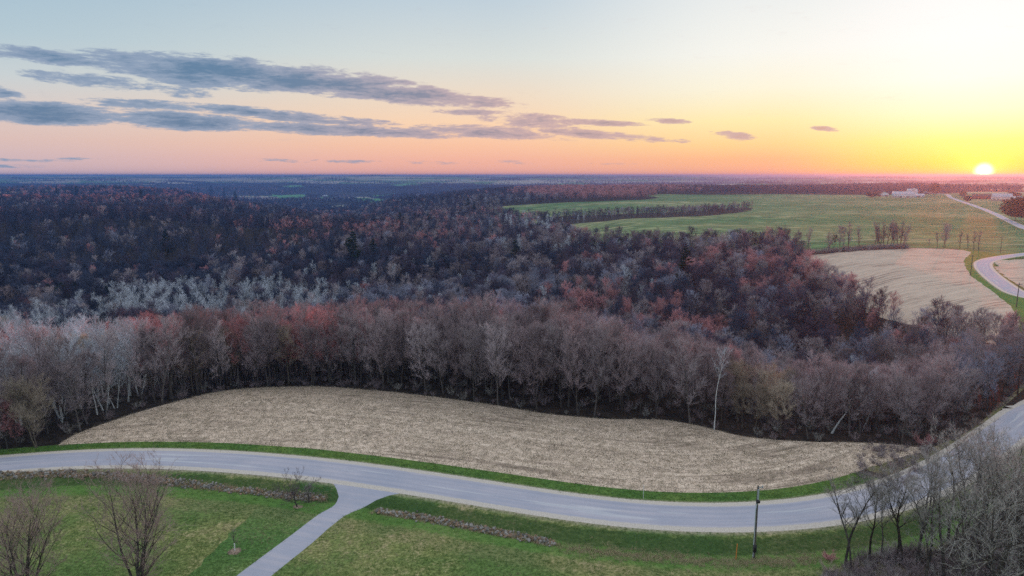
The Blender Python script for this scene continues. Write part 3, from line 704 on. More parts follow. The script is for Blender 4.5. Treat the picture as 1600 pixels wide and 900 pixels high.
# instance sources for the mass of the wood live in a collection that is not in the scene
PC = bpy.data.collections.new('tree_sources'); PN = []
def proto(me):
    o = bpy.data.objects.new('source_%03d' % len(PN), me); PC.objects.link(o); PN.append(o); return len(PN)-1
for (kd, Ht, tk, cr, _, _) in NEARV: proto(join(tk, cr, 'tree', BK[kd]))
MIDK = {}; FARK = {}
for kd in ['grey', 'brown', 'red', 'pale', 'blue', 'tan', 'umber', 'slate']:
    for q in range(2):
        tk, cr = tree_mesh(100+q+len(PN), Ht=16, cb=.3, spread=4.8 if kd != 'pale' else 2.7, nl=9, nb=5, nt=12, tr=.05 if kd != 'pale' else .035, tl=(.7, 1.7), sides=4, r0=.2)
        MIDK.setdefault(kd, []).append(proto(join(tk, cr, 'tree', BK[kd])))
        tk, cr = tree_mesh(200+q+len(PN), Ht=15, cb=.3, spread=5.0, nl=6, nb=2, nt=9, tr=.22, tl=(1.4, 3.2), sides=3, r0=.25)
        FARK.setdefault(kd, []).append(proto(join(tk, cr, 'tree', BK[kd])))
def shrub_mesh(seed, Hs=2.2, n=9, nt=40, tr=.012, spread=.9):
    rng = np.random.default_rng(seed); tk = MB(); B, T = [], []
    for i in range(n):
        az = rng.uniform(0, 2*PI); d = np.array([math.cos(az)*spread, math.sin(az)*spread, 1.2]); d /= np.linalg.norm(d)
        lp = bez((rng.normal()*.2, rng.normal()*.2, -.1), d, Hs*rng.uniform(.7, 1.2), 5, .05, .15, rng); tk.tube(lp, np.linspace(.03, .008, 5), 3)
        tq = rng.uniform(.15, 1, nt)*4; iq = np.minimum(tq.astype(int), 3); b_ = lp[iq]+(lp[iq+1]-lp[iq])*(tq-iq)[:, None]
        v = rng.normal(size=(nt, 3)); v /= np.linalg.norm(v, axis=1)[:, None]; v += d*.5; B.append(b_); T.append(b_+v*rng.uniform(.2, .8, (nt, 1)))
    cr = MB(); cr.cones(np.concatenate(B), np.concatenate(T), tr)
    return tk, cr
SHRUB = []
for q, kd in enumerate(['brown', 'grey', 'dark', 'red']):
    tk, cr = shrub_mesh(300+q, 2.6, 10, 45, .016); SHRUB.append((kd, tk, cr, proto(join(tk, cr, 'shrub', BK[kd]))))
M['needles'] = bark_mat('needles', (.012, .028, .012), (.035, .06, .022), .3, 1.5)
M['olive_leaves'] = bark_mat('olive_leaves', (.05, .04, .015), (.11, .07, .025), .3, 1.5)
M['orange_leaves'] = bark_mat('russet_leaves', (.16, .05, .02), (.30, .09, .03), .2, 1.5)
def pine_mesh(seed, Ht=16, R=3.2, cone=.8, lev=15, per=6, clump=9, leaf=.45):
    rng = np.random.default_rng(seed); tk = MB(); B, T = [], []
    tp = bez((0, 0, -.4), (0, 0, 1), Ht, 9, .02, .03, rng); tk.tube(tp, np.linspace(.24, .03, 9), 6)
    for i in range(lev):
        t = .16+.82*i/(lev-1); k = t*8; i_ = min(int(k), 7); p = tp[i_]+(tp[i_+1]-tp[i_])*(k-i_)
        L = R*((1-t)**cone*1.15+.12)
        for j in range(per):
            az = rng.uniform(0, 2*PI); d = np.array([math.cos(az), math.sin(az), .12+.3*t]); l = L*rng.uniform(.6, 1.15)
            bp = bez(p, d/np.linalg.norm(d), l, 4, .06, .1, rng); tk.tube(bp, np.linspace(.05, .01, 4), 3)
            for q in range(clump):
                tq = rng.uniform(.25, 1.)*3; iq = min(int(tq), 2); c0 = bp[iq]+(bp[iq+1]-bp[iq])*(tq-iq)+rng.normal(size=3)*.15*l*.3
                m_ = 7; v = rng.normal(size=(m_, 3)); v[:, 2] = v[:, 2]*.6+.15; v /= np.linalg.norm(v, axis=1)[:, None]
                B.append(np.repeat(c0[None], m_, 0)); T.append(c0+v*leaf*rng.uniform(.6, 1.3, (m_, 1)))
    cr = MB(); cr.cones(np.concatenate(B), np.concatenate(T), .07)
    return tk, cr
def leafy_mesh(seed, Ht=14, R=5., n=900, leaf=.8):
    rng = np.random.default_rng(seed); tk = MB()
    tp = bez((0, 0, -.4), (0, 0, 1), Ht*.8, 7, .02, .05, rng); tk.tube(tp, np.linspace(.35, .06, 7), 6)
    B = []
    for i in range(12):
        az = i*2.4; p = tp[2+i % 4]; d = np.array([math.cos(az), math.sin(az), .7]); lp = bez(p, d/np.linalg.norm(d), R*.9, 5, .1, .12, rng); tk.tube(lp, np.linspace(.12, .02, 5), 4)
    th = rng.uniform(0, 2*PI, n); cz = rng.uniform(-1, 1, n); rr_ = rng.uniform(.45, 1., n)**.5; lump = 1+.22*np.sin(3*th+1)+.15*np.sin(5*cz*3+2*th)
    s_ = np.sqrt(1-cz**2); c0 = np.stack([R*rr_*s_*np.cos(th)*lump, R*rr_*s_*np.sin(th)*lump, Ht*.58+Ht*.42*cz*rr_], 1)
    m_ = 6; c1 = np.repeat(c0, m_, 0); v = rng.normal(size=(len(c1), 3)); v /= np.linalg.norm(v, axis=1)[:, None]
    cr = MB(); cr.cones(c1, c1+v*leaf*rng.uniform(.5, 1.2, (len(c1), 1)), .16)
    return tk, cr

# ---- where trees stand
POLY_NOTREE = [field_poly, verge_poly, dry_poly, drive_poly, yard_poly, lawn_poly, field2_poly, field3_poly, track_poly, far_verge_poly]
def wooded(x, y):
    ok = np.ones(x.shape, bool)
    for p in POLY_NOTREE: ok &= ~inpoly(x, y, p)
    past = inpoly(x, y, pasture_poly) & ~inpoly(x, y, strip_poly)
    ok &= ~past
    for _, p in far_polys: ok &= ~inpoly(x, y, p)
    r = np.hypot(x, y); m = r < 3500; rd = np.full(x.shape, 999.)
    rd[m], _ = road_dist(x[m], y[m]); ok &= np.abs(rd) > 7
    az = np.degrees(np.arctan2(x, y)); g_ = P(1508, 401); ok &= np.hypot(x-g_[0], y-g_[1]) > 26; g_ = P(1521, 428); ok &= np.hypot(x-g_[0], y-g_[1]) > 34
    ok &= ~((az > 36.5) & (r > 310) & (r < 2600))
    return ok
def farwood(x, y):
    z = H0(x, y); n_ = vnoise(x/420, y/420, 71)+.6*vnoise(x/170, y/170, 72)
    return np.where(z > -18, n_ > .18, np.where(z < -76, n_ > .0, n_ > -.75))
def scatter(r0, r1, cell, amax=41.):
    R = r1; xs = np.arange(-R*math.sin(rad(amax)), R*math.sin(rad(amax)), cell); ys = np.arange(r0*.7, R, cell)
    gx, gy = np.meshgrid(xs, ys); gx = gx.ravel()+RNG.uniform(-.42, .42, gx.size)*cell; gy = gy.ravel()+RNG.uniform(-.42, .42, gy.size)*cell
    r = np.hypot(gx, gy); az = np.degrees(np.arctan2(gx, gy)); m = (r >= r0) & (r < r1) & (np.abs(az) < amax)
    gx, gy = gx[m], gy[m]; m = wooded(gx, gy) & ((np.hypot(gx, gy) < 2600) | farwood(gx, gy)) & ((np.hypot(gx, gy) < 230) | (vnoise(gx/17, gy/17, 51)+.5*vnoise(gx/8, gy/8, 52) > -.62)); return gx[m], gy[m]
# zones of colour in the wood: centre column, row of the crowns in the photo, radii, kind, chance
ZONE = [(60,535,140,34,'pale',.9), (200,522,90,16,'pale',.8), (60,500,120,26,'pale',.5), (330,462,230,34,'pale',.55), (120,470,120,30,'pale',.3), (620,440,260,60,'pale',.08), (1080,350,260,22,'pale',.4), (700,470,200,30,'blue',.35), (900,430,200,30,'blue',.3), (180,520,300,30,'tan',.12), (480,430,180,40,'pale',.14), (470,500,150,16,'red',.6), (590,488,50,14,'red',.85), (250,512,90,14,'red',.5),
        (720,545,60,50,'red',.22), (960,460,120,26,'red',.45), (1060,500,80,20,'red',.45), (1150,480,60,22,'red',.3), (1180,565,60,20,'tan',.55), (900,505,120,18,'red',.25), (1000,440,90,22,'pale',.25),
        (640,350,300,26,'red',.16), (200,300,260,16,'red',.3), (950,297,160,10,'red',.6), (1200,400,200,50,'red',.35), (1000,340,300,18,'pale',.35), (1480,480,150,50,'red',.15),
        (930,375,160,14,'pale',.4), (1450,640,130,60,'tan',.10), (40,660,60,40,'tan',.5), (60,600,90,50,'tan',.4), (1280,560,80,50,'pale',.05), (60,400,60,40,'pale',.05)]
def hash_(k): return sum(map(ord, k)) % 17
UPD = smooth_line(upper, 6.)
def choose_kinds(x, y, z):
    fr = np.hypot(x, y) < 260; edf = np.full(len(x), 99.); edf[fr] = np.min(np.hypot(UPD[:, 0][None]-x[fr][:, None], UPD[:, 1][None]-y[fr][:, None]), 1)
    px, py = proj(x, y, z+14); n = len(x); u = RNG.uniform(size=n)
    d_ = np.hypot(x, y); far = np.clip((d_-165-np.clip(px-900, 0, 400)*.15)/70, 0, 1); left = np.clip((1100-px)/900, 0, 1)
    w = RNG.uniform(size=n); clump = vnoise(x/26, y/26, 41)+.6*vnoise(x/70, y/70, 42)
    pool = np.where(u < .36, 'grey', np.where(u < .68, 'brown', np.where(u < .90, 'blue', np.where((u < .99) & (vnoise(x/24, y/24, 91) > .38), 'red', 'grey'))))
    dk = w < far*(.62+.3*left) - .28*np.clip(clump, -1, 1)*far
    pool = np.where(dk & (pool != 'pale') & ((pool != 'red') | (RNG.uniform(size=n) < .3)), np.where(RNG.uniform(size=n) < .35+.45*left, 'slate', 'umber'), pool)  # farther and leftward trees get the valley shade as darker colour
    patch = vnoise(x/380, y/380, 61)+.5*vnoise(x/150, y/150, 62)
    pool = np.where((d_ > 1500) & (patch < .35) & (pool != 'red'), np.where(RNG.uniform(size=n) < .3+.6*left, 'slate', 'umber'), pool)  # far hills: relief shading put into tree colour by noise patches
    front = edf < 22; v_ = RNG.uniform(size=n); pool = np.where(front, np.where(v_ < .44, 'grey', np.where(v_ < .95, 'brown', np.where(v_ < .97, 'red', 'grey'))), pool); pool = np.where(front & (pool == 'pale'), 'grey', pool); pool = np.where(front & (pool == 'red') & (u > .94), 'brown', pool)
    for (cx, cy, rx, ry, kd, ch) in ZONE:
        q = ((px-cx)/rx)**2+((py-cy)/ry)**2; cl = vnoise(x/21+hash_(kd), y/21, 81)+.5*vnoise(x/9, y/9, 82) > (.0 if ch < .5 else -.7); hit = (q < 1) & cl & ((edf > 7) | (kd == 'tan')) & (RNG.uniform(size=n) < min(1., ch*1.5)*np.clip(1.4-q, 0, 1)); pool[hit] = kd
    return pool

gx, gy = scatter(100, 215, 4.3); gx2, gy2 = scatter(215, 360, 5.5); gx, gy = np.concatenate([gx, gx2]), np.concatenate([gy, gy2]); gz = H0(gx, gy)
jj = np.argsort(np.hypot(gx, gy)); gx, gy, gz = gx[jj], gy[jj], gz[jj]
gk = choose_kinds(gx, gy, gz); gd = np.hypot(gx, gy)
ppx, ppy = proj(gx, gy, gz+8)
# trees are shorter down in the draw at the right and on the slopes
gs = np.where(gd < 200, RNG.uniform(.84, 1.14, len(gx)), RNG.uniform(.66, 1.08, len(gx))) * np.where(gy < 280, np.interp(ppx, [850, 1080, 1200], [1., .86, .76]), 1.0)
inview = (ppx > -5) & (ppx < 1605) & (ppy < 905)
ind = np.where(inview)[0][:285]
PLACE = [(110,'at the left end of the wood'), (260,'left of the lone broad trunk'), (430,'behind the stubble field, left part'), (640,'behind the stubble field, left of middle'), (840,'behind the middle of the stubble field'), (1040,'behind the stubble field, right of middle'), (1230,'behind the stubble field, right part'), (1420,'in the dark hollow by the field end'), (1700,'by the dry bank of the bending road')]
LOOK = {'umber': 'shaded brown bare tree', 'slate': 'shaded slate bare tree', 'grey': 'grey bare tree', 'brown': 'dark brown bare tree', 'red': 'red budding tree', 'pale': 'pale barked tree', 'blue': 'slate grey bare tree', 'tan': 'tan budding tree'}
isind = np.zeros(len(gx), bool)
edge = gd[ind]
def edge_depth(x, y):
    p = upper; return np.min(np.hypot(p[:, 0][None]-x[:, None], p[:, 1][None]-y[:, None]), 1)
up_d = smooth_line(upper, 3.)
ed = np.min(np.hypot(up_d[:, 0][None]-gx[ind][:, None], up_d[:, 1][None]-gy[ind][:, None]), 1)
for i, e_ in zip(ind, ed):
    isind[i] = True
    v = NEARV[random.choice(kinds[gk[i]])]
    sc = gs[i]*(RNG.uniform(.95, 1.05))
    o = empty('bare_tree', (gx[i], gy[i], gz[i]), RNG.uniform(0, 6.28), (sc*RNG.uniform(.9, 1.1), sc*RNG.uniform(.9, 1.1), sc))
    row = 'front rank' if e_ < 5 else 'second rank' if e_ < 11 else 'deep rank'
    pl = [t for q, t in PLACE if ppx[i] < q][0]
    size = 'tall' if gs[i] > 1.03 else 'low' if gs[i] < .88 else 'middling'
    assert len(f'{size} {LOOK[gk[i]]}, {row}, {pl}'.split()) <= 16
    tag(o, f'{size} {LOOK[gk[i]]}, {row}, {pl}', 'tree', f'{size} {LOOK[gk[i]]}s, {row}, {pl}')
    link('trunk', v[4], o); link('crown', v[5], o)

def gn_stuff(name, x, y, z, kind, sc, material_hint=None, tilt=.04, label=None, cat=None):
    n = len(x); me = bpy.data.meshes.new(name); me.vertices.add(n)
    me.vertices.foreach_set('co', np.column_stack([x, y, z]).astype(np.float32).ravel())
    a = me.attributes.new('pick', 'INT', 'POINT'); a.data.foreach_set('value', np.asarray(kind, np.int32))
    a = me.attributes.new('turn', 'FLOAT_VECTOR', 'POINT'); a.data.foreach_set('vector', np.column_stack([RNG.normal(size=n)*tilt, RNG.normal(size=n)*tilt, RNG.uniform(0, 6.28, n)]).astype(np.float32).ravel())
    a = me.attributes.new('size', 'FLOAT_VECTOR', 'POINT'); w = RNG.uniform(.88, 1.12, n)*(1+.08*np.clip((np.hypot(x, y)-200)/60, 0, 1)*(name == 'bare_forest')); a.data.foreach_set('vector', np.column_stack([sc*w, sc*w, sc]).astype(np.float32).ravel())
    o = link(name, me); tag(o, label, cat, kind='stuff')
    g = bpy.data.node_groups.new(name, 'GeometryNodeTree')
    g.interface.new_socket('Geometry', in_out='INPUT', socket_type='NodeSocketGeometry'); g.interface.new_socket('Geometry', in_out='OUTPUT', socket_type='NodeSocketGeometry')
    gi = g.nodes.new('NodeGroupInput'); go = g.nodes.new('NodeGroupOutput')
    ip = g.nodes.new('GeometryNodeInstanceOnPoints'); ci = g.nodes.new('GeometryNodeCollectionInfo')
    ci.inputs['Collection'].default_value = PC; ci.inputs['Separate Children'].default_value = True; ci.inputs['Reset Children'].default_value = True
    def na(nm, ty):
        q = g.nodes.new('GeometryNodeInputNamedAttribute'); q.data_type = ty; q.inputs['Name'].default_value = nm; return q.outputs['Attribute']
    L = g.links.new
    L(gi.outputs[0], ip.inputs['Points']); L(ci.outputs[0], ip.inputs['Instance']); ip.inputs['Pick Instance'].default_value = True
    L(na('pick', 'INT'), ip.inputs['Instance Index']); L(na('size', 'FLOAT_VECTOR'), ip.inputs['Scale'])
    e2r = g.nodes.new('FunctionNodeEulerToRotation'); L(na('turn', 'FLOAT_VECTOR'), e2r.inputs[0]); L(e2r.outputs[0], ip.inputs['Rotation'])
    L(ip.outputs[0], go.inputs[0])
    md = o.modifiers.new('scatter', 'NODES'); md.node_group = g
    return o
rest = ~isind
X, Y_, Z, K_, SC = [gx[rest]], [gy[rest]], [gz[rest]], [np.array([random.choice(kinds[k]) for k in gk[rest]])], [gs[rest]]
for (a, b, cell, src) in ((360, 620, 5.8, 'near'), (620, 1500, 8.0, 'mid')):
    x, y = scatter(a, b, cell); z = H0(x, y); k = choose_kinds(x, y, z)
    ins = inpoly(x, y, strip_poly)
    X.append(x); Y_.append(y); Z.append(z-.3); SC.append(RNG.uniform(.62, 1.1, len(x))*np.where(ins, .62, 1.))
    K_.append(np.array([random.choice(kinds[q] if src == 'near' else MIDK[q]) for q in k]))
cat_ = lambda l: np.concatenate(l)
gn_stuff('bare_forest', cat_(X), cat_(Y_), cat_(Z), cat_(K_), cat_(SC), label='bare grey and reddish wood filling the valley behind the front trees', cat='woodland')
X, Y_, Z, K_, SC = [], [], [], [], []
for (a, b, cell) in ((1500, 2600, 11.), (2600, 5200, 19.), (5200, 9500, 34.)):
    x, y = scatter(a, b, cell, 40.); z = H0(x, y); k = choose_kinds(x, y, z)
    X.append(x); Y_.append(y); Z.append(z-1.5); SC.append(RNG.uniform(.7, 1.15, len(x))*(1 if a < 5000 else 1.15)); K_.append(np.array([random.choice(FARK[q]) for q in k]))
gn_stuff('distant_woods', cat_(X), cat_(Y_), cat_(Z), cat_(K_), cat_(SC), label='far blue wooded hills below the horizon', cat='woodland')
print('trees', len(gx), [len(q) for q in X])
# undergrowth in the near wood
x, y = scatter(100, 260, 2.6); keep = RNG.uniform(size=len(x)) < .55; x, y = x[keep], y[keep]
gn_stuff('undergrowth', x, y, H0(x, y), np.array([SHRUB[random.choice([0, 0, 0, 2])][3] for _ in x]), RNG.uniform(.3, .85, len(x)), label='low brown brush under the bare trees of the wood', cat='brush')

# ------------------------------------------------------------------ ground cover
def tuft_mesh(seed, n, l0, l1, r, flat=.3):
    rng = np.random.default_rng(seed); mb = MB(); v = rng.normal(size=(n, 3)); v[:, 2] = np.abs(v[:, 2])+flat; v /= np.linalg.norm(v, axis=1)[:, None]
    b = rng.normal(size=(n, 3))*[.25, .25, 0]; mb.cones(b, b+v*rng.uniform(l0, l1, (n, 1)), r); return mb
M['straw'] = bark_mat('straw', (.42, .34, .24), (.62, .54, .42), .25); M['blade'] = bark_mat('grass_blade', (.06, .15, .03), (.12, .22, .05), .4)
M['drygrass'] = bark_mat('dry_grass', (.30, .24, .14), (.48, .40, .26), .3); M['clod'] = bark_mat('soil_clod', (.10, .075, .06), (.2, .15, .12), .3)
TU = {'straw': [proto(tuft_mesh(400+q, 7, .15, .4, .022, .0).mesh('tuft', M['straw'])) for q in range(3)]+[proto(tuft_mesh(404, 7, .12, .28, .03, .0).mesh('tuft', M['clod']))],
      'blade': [proto(tuft_mesh(410+q, 12, .12, .34, .018).mesh('tuft', M['blade'])) for q in range(3)],
      'dry': [proto(tuft_mesh(420+q, 14, .2, .65, .016).mesh('tuft', M['drygrass'])) for q in range(3)]}
def fill(poly, n, yr=(60, 220)):
    lo, hi = poly.min(0), poly.max(0); lo = np.maximum(lo, [-170, yr[0]]); hi = np.minimum(hi, [190, yr[1]])
    x = RNG.uniform(lo[0], hi[0], n); y = RNG.uniform(lo[1], hi[1], n); m = inpoly(x, y, poly); x, y = x[m], y[m]
    px, py = proj(x, y, 0*x); m = (px > -60) & (px < 1680) & (py < 960); return x[m], y[m]
x, y = fill(field_poly, 90000)
gn_stuff('corn_stalks', x, y, H(x, y), RNG.choice(TU['straw'], len(x), p=[.3, .3, .2, .2]), RNG.uniform(.6, 1.3, len(x)), label='scattered pale corn stalks on the stubble field', cat='crop residue', tilt=.2)
x, y = fill(lawn_poly, 90000); rd_, _ = road_dist(x, y); m = ~inpoly(x, y, drive_poly) & (rd_ < -4.6) & (rd_ > -90)
x, y = x[m], y[m]; dry = (vnoise(x/6, y/6, 31)+RNG.normal(size=len(x))*.35 > .3)
gn_stuff('lawn_tufts', x, y, H(x, y), np.where(dry, RNG.choice(TU['dry'], len(x)), RNG.choice(TU['blade'], len(x))), np.where(dry, .45, .8)*RNG.uniform(.6, 1.2, len(x)), label='green and dry grass tufts of the near lawn', cat='grass', tilt=.1)
x, y = fill(verge_poly, 16000); x2, y2 = fill(dry_poly, 14000); k = np.concatenate([RNG.choice(TU['blade'], len(x)), RNG.choice(TU['dry'], len(x2))])
x, y = np.concatenate([x, x2]), np.concatenate([y, y2]); rd_, _ = road_dist(x, y); m = np.abs(rd_) > 4.6
gn_stuff('verge_tufts', x[m], y[m], H(x[m], y[m]), k[m], RNG.uniform(.6, 1.3, m.sum()), label='grass tufts along the far side of the road', cat='grass', tilt=.1)
# taller dead grass beside the stone rows
ROW1 = smooth_line(PL([(-60,748),(0,746.5),(100,742),(200,745),(300,754),(380,763),(440,770),(503,775)]), 1.)
ROW2 = smooth_line(PL([(592,795),(640,802),(700,812),(760,824),(820,835),(862,845)]), 1.)
ex, ey = [], []
for L_, n_ in ((ROW1, 2400), (ROW2, 1100)):
    k = RNG.integers(0, len(L_), n_); ex.append(L_[k, 0]+RNG.normal(size=n_)*.5); ey.append(L_[k, 1]+RNG.normal(size=n_)*.45)
b3 = smooth_line(PL([(890,853),(960,862),(1050,869),(1130,876),(1220,876),(1280,870)]), 1.); k = RNG.integers(0, len(b3), 900)
ex.append(b3[k, 0]+RNG.normal(size=900)*1.2); ey.append(b3[k, 1]+RNG.normal(size=900)*.9)
x, y = np.concatenate(ex), np.concatenate(ey)
gn_stuff('dead_grass', x, y, H(x, y), RNG.choice(TU['dry'], len(x)), RNG.uniform(.6, 1.2, len(x)), label='straw coloured dead grass along the stone rows and ditch', cat='grass', tilt=.1)

# ------------------------------------------------------------------ field stone rows
M['stone'] = plain('field_stone', (.25, .235, .22, 1), .9, .6, .9); M['stone2'] = plain('rusty_stone', (.26, .17, .12, 1), .9, .4, .6)
def icos():
    t_ = (1+5**.5)/2; v = np.array([(-1,t_,0),(1,t_,0),(-1,-t_,0),(1,-t_,0),(0,-1,t_),(0,1,t_),(0,-1,-t_),(0,1,-t_),(t_,0,-1),(t_,0,1),(-t_,0,-1),(-t_,0,1)])/1.9
    f = [(0,11,5),(0,5,1),(0,1,7),(0,7,10),(0,10,11),(1,5,9),(5,11,4),(11,10,2),(10,7,6),(7,1,8),(3,9,4),(3,4,2),(3,2,6),(3,6,8),(3,8,9),(4,9,5),(2,4,11),(6,2,10),(8,6,7),(9,8,1)]
    return v, np.array([(a, b, c, c) for a, b, c in f])
IV, IF = icos()
def stone_row(line, n, label, wide=.62):
    mb = MB(); z0 = hz(*line[0])
    for q in range(n):
        k = RNG.integers(0, len(line)); t_ = RNG.normal()*wide*.6; c_ = line[k]+RNG.uniform(-.5, .5, 2)+[t_*.3, t_]
        s_ = RNG.uniform(.10, .27); lay = max(0, .38-abs(t_)*.5)*RNG.uniform(0, 1)
        v = IV*(1+RNG.normal(size=(12, 1))*.13)*s_*RNG.uniform(.7, 1.2, 3); z = hz(*c_)+lay+s_*.3
        mb.add(v+[c_[0]-line[0][0], c_[1]-line[0][1], z-z0], IF, int(RNG.uniform() < .3))
    o = empty('stone_row', (line[0][0], line[0][1], z0)); tag(link('stones', mb.mesh('stones', [M['stone'], M['stone2']]), o), kind='stuff'); tag(o, label, 'stone row', 'low rows of field stones beside the road')
stone_row(ROW1, 1100, 'long low row of field stones beside the road, left of the driveway')
stone_row(ROW2, 620, 'low row of grey and rusty field stones right of the driveway')

# ------------------------------------------------------------------ utility poles
M['pole'] = plain('weathered_pole', (.12, .105, .095, 1), .85, .3, 3.); M['steel'] = plain('galvanised_steel', (.38, .44, .48, 1), .5, .1, 3., .5); M['pvc'] = plain('pale_conduit', (.58, .64, .68, 1), .5, .1)
M['darkmetal'] = plain('dark_metal', (.03, .03, .035, 1), .5, .2); M['glass_ins'] = plain('porcelain', (.45, .5, .55, 1), .3, .1)
def pole(px, py, hgt, label, detail=True, cross=False):
    c_ = P(px, py); o = empty('utility_pole', (c_[0], c_[1], hz(*c_))); tag(o, label, 'utility pole', 'wooden utility poles along the road')
    mb = MB(); mb.tube([(0, 0, -.5), (0, 0, hgt*.5), (.02, 0, hgt)], [.19, .165, .13], 10, cap=True); link('shaft', mb.mesh('shaft', M['pole'], True), o)
    if cross:
        mb = MB(); mb.box(-1.1, 1.1, -.19, -.08, hgt-.75, hgt-.62); link('crossarm', mb.mesh('crossarm', M['pole']), o)
    for sx in ((-.95, .95, 0) if cross else (.55,)):
        mb = MB(); zb = hgt-.62 if (cross and sx) else hgt-.05; mb.tube([(sx, -.13, zb), (sx, -.13, zb+.1), (sx, -.13, zb+.24)], [.05, .09, .04], 8, cap=True); link('insulator', mb.mesh('insulator', M['glass_ins']), o)
    if detail:
        mb = MB(); mb.box(.0, .62, -.16, -.08, hgt-.16, hgt-.06); link('top_bracket', mb.mesh('top_bracket', M['steel']), o)
        mb = MB(); mb.tube([(.0, -.2, hgt-1.75), (.0, -.2, hgt-.35)], .11, 10, cap=True); link('riser_shield', mb.mesh('riser_shield', M['steel'], True), o)
        mb = MB(); mb.box(-.22, .24, -.42, -.12, hgt-2.2, hgt-1.85); link('cutout_box', mb.mesh('cutout_box', M['darkmetal']), o)
        mb = MB(); mb.tube([(-.17, -.14, .15), (-.16, -.14, hgt*.4), (-.2, -.14, hgt-3.2), (-.05, -.14, hgt-2.3)], .05, 7); link('conduit', mb.mesh('conduit', M['pvc'], True), o)
        mb = MB(); mb.box(-.23, .23, -.24, -.2, .9, 2.0); link('base_guard', mb.mesh('base_guard', M['darkmetal']), o)
pole(1178, 866, 10.2, 'tall wooden utility pole with pale conduit on the near side of the road', True)
pole(1516.5, 430, 10.5, 'thin pole at the left edge of the far road bend', False, True)
pole(1563, 395, 10.5, 'thin pole behind the far road beside the pasture', False, True)
pole(1588, 480, 9.5, 'thin pole below the far bend at the right edge', False, True)
pole(1493, 301.6, 10, 'distant pole beside the road at the hilltop', False, True)
# small roadside things
M['orange'] = plain('orange_marker', (.65, .22, .05, 1), .6, .1); M['white'] = plain('white_plastic', (.75, .75, .74, 1), .5, .05); M['mulch'] = plain('wood_mulch', (.30, .22, .17, 1), .95, .4, 6.)
c_ = P(1150, 869); mb = MB(); mb.tube([(0, 0, -.1), (.1, .2, .9), (.26, .5, 2.0)], [.06, .06, .06], 8, cap=True); o = link('marker_stake', mb.mesh('marker_stake', M['orange']), None, (c_[0], c_[1], hz(*c_))); tag(o, 'slanting orange marker stake in the ditch left of the utility pole', 'marker stake')
c_ = P(1005, 783); mb = MB(); mb.tube([(0, 0, -.1), (0, 0, 2.3)], [.035, .03], 7, cap=True); o = empty('marker_post', (c_[0], c_[1], hz(*c_))); tag(o, 'thin pale marker post on the green verge below the field', 'marker post'); link('rod', mb.mesh('rod', M['white']), o)
mb = MB(); mb.box(-.05, .05, -.04, -.034, 1.7, 2.1); link('reflector', mb.mesh('reflector', M['white']), o)
def mulch(px, py, r, label):
    c_ = P(px, py); mb = MB(); n = 14; a = np.arange(n)*2*PI/n; rr_ = r*RNG.uniform(.85, 1.15, n)
    ring = np.stack([rr_*np.cos(a), rr_*np.sin(a), np.full(n, -.02)], 1); ring2 = ring*.55+[0, 0, .14]
    v = np.vstack([ring, ring2, [[0, 0, .16]]]); mb.add(v, [(i, (i+1) % n, n+(i+1) % n, n+i) for i in range(n)]+[(n+i, n+(i+1) % n, 2*n, 2*n) for i in range(n)])
    for q in range(40):
        c2 = RNG.normal(size=2)*r*.5; mb.add(IV*[.1, .05, .03]+[c2[0], c2[1], .12], IF)
    o = link('mulch_ring', mb.mesh('mulch_ring', M['mulch']), None, (c_[0], c_[1], hz(*c_))); tag(o, label, 'mulch'); return c_
c_ = mulch(367, 862, .95, 'ring of pale mulch round the white guarded sapling')
o = empty('sapling', (c_[0], c_[1], hz(*c_))); tag(o, 'thin sapling with white trunk guard in mulch left of the driveway', 'tree')
tk, cr = tree_mesh(501, Ht=3.4, cb=.4, spread=.6, nl=7, nb=2, nt=5, tr=.008, tl=(.1, .35), r0=.035, sides=5, up0=1.6); link('trunk', tk.mesh('trunk', BK['grey'][0]), o); link('crown', cr.mesh('crown', BK['grey'][1]), o)
mb = MB(); mb.tube([(0, 0, 0), (0, 0, 1.15)], [.085, .075], 10, cap=True); link('trunk_guard', mb.mesh('trunk_guard', M['white'], True), o)
c_ = mulch(465, 791, .8, 'small ring of reddish mulch under the little dark tree')
o = empty('orchard_tree', (c_[0], c_[1], hz(*c_))); tag(o, 'small dark round crowned bare tree beside the road junction', 'tree')
tk, cr = tree_mesh(502, Ht=3.3, cb=.28, spread=3.2, nl=14, nb=6, nt=24, tr=.012, tl=(.2, .6), r0=.11, up0=.2, wob=.16, curl=.03); link('trunk', tk.mesh('trunk', BK['dark'][0]), o); link('crown', cr.mesh('crown', bark_mat('twigs_orchard', (.09, .07, .075), (.17, .13, .14))), o)
c_ = P(483, 781); o = empty('orchard_tree', (c_[0], c_[1], hz(*c_))); tag(o, 'smaller dark bare tree behind the round crowned one at the stone row', 'tree')
tk, cr = tree_mesh(503, Ht=2.6, cb=.3, spread=1.4, nl=9, nb=4, nt=14, tr=.011, tl=(.15, .5), r0=.08, up0=.8, wob=.16); link('trunk', tk.mesh('trunk', BK['dark'][0]), o); link('crown', cr.mesh('crown', BK['dark'][1]), o)

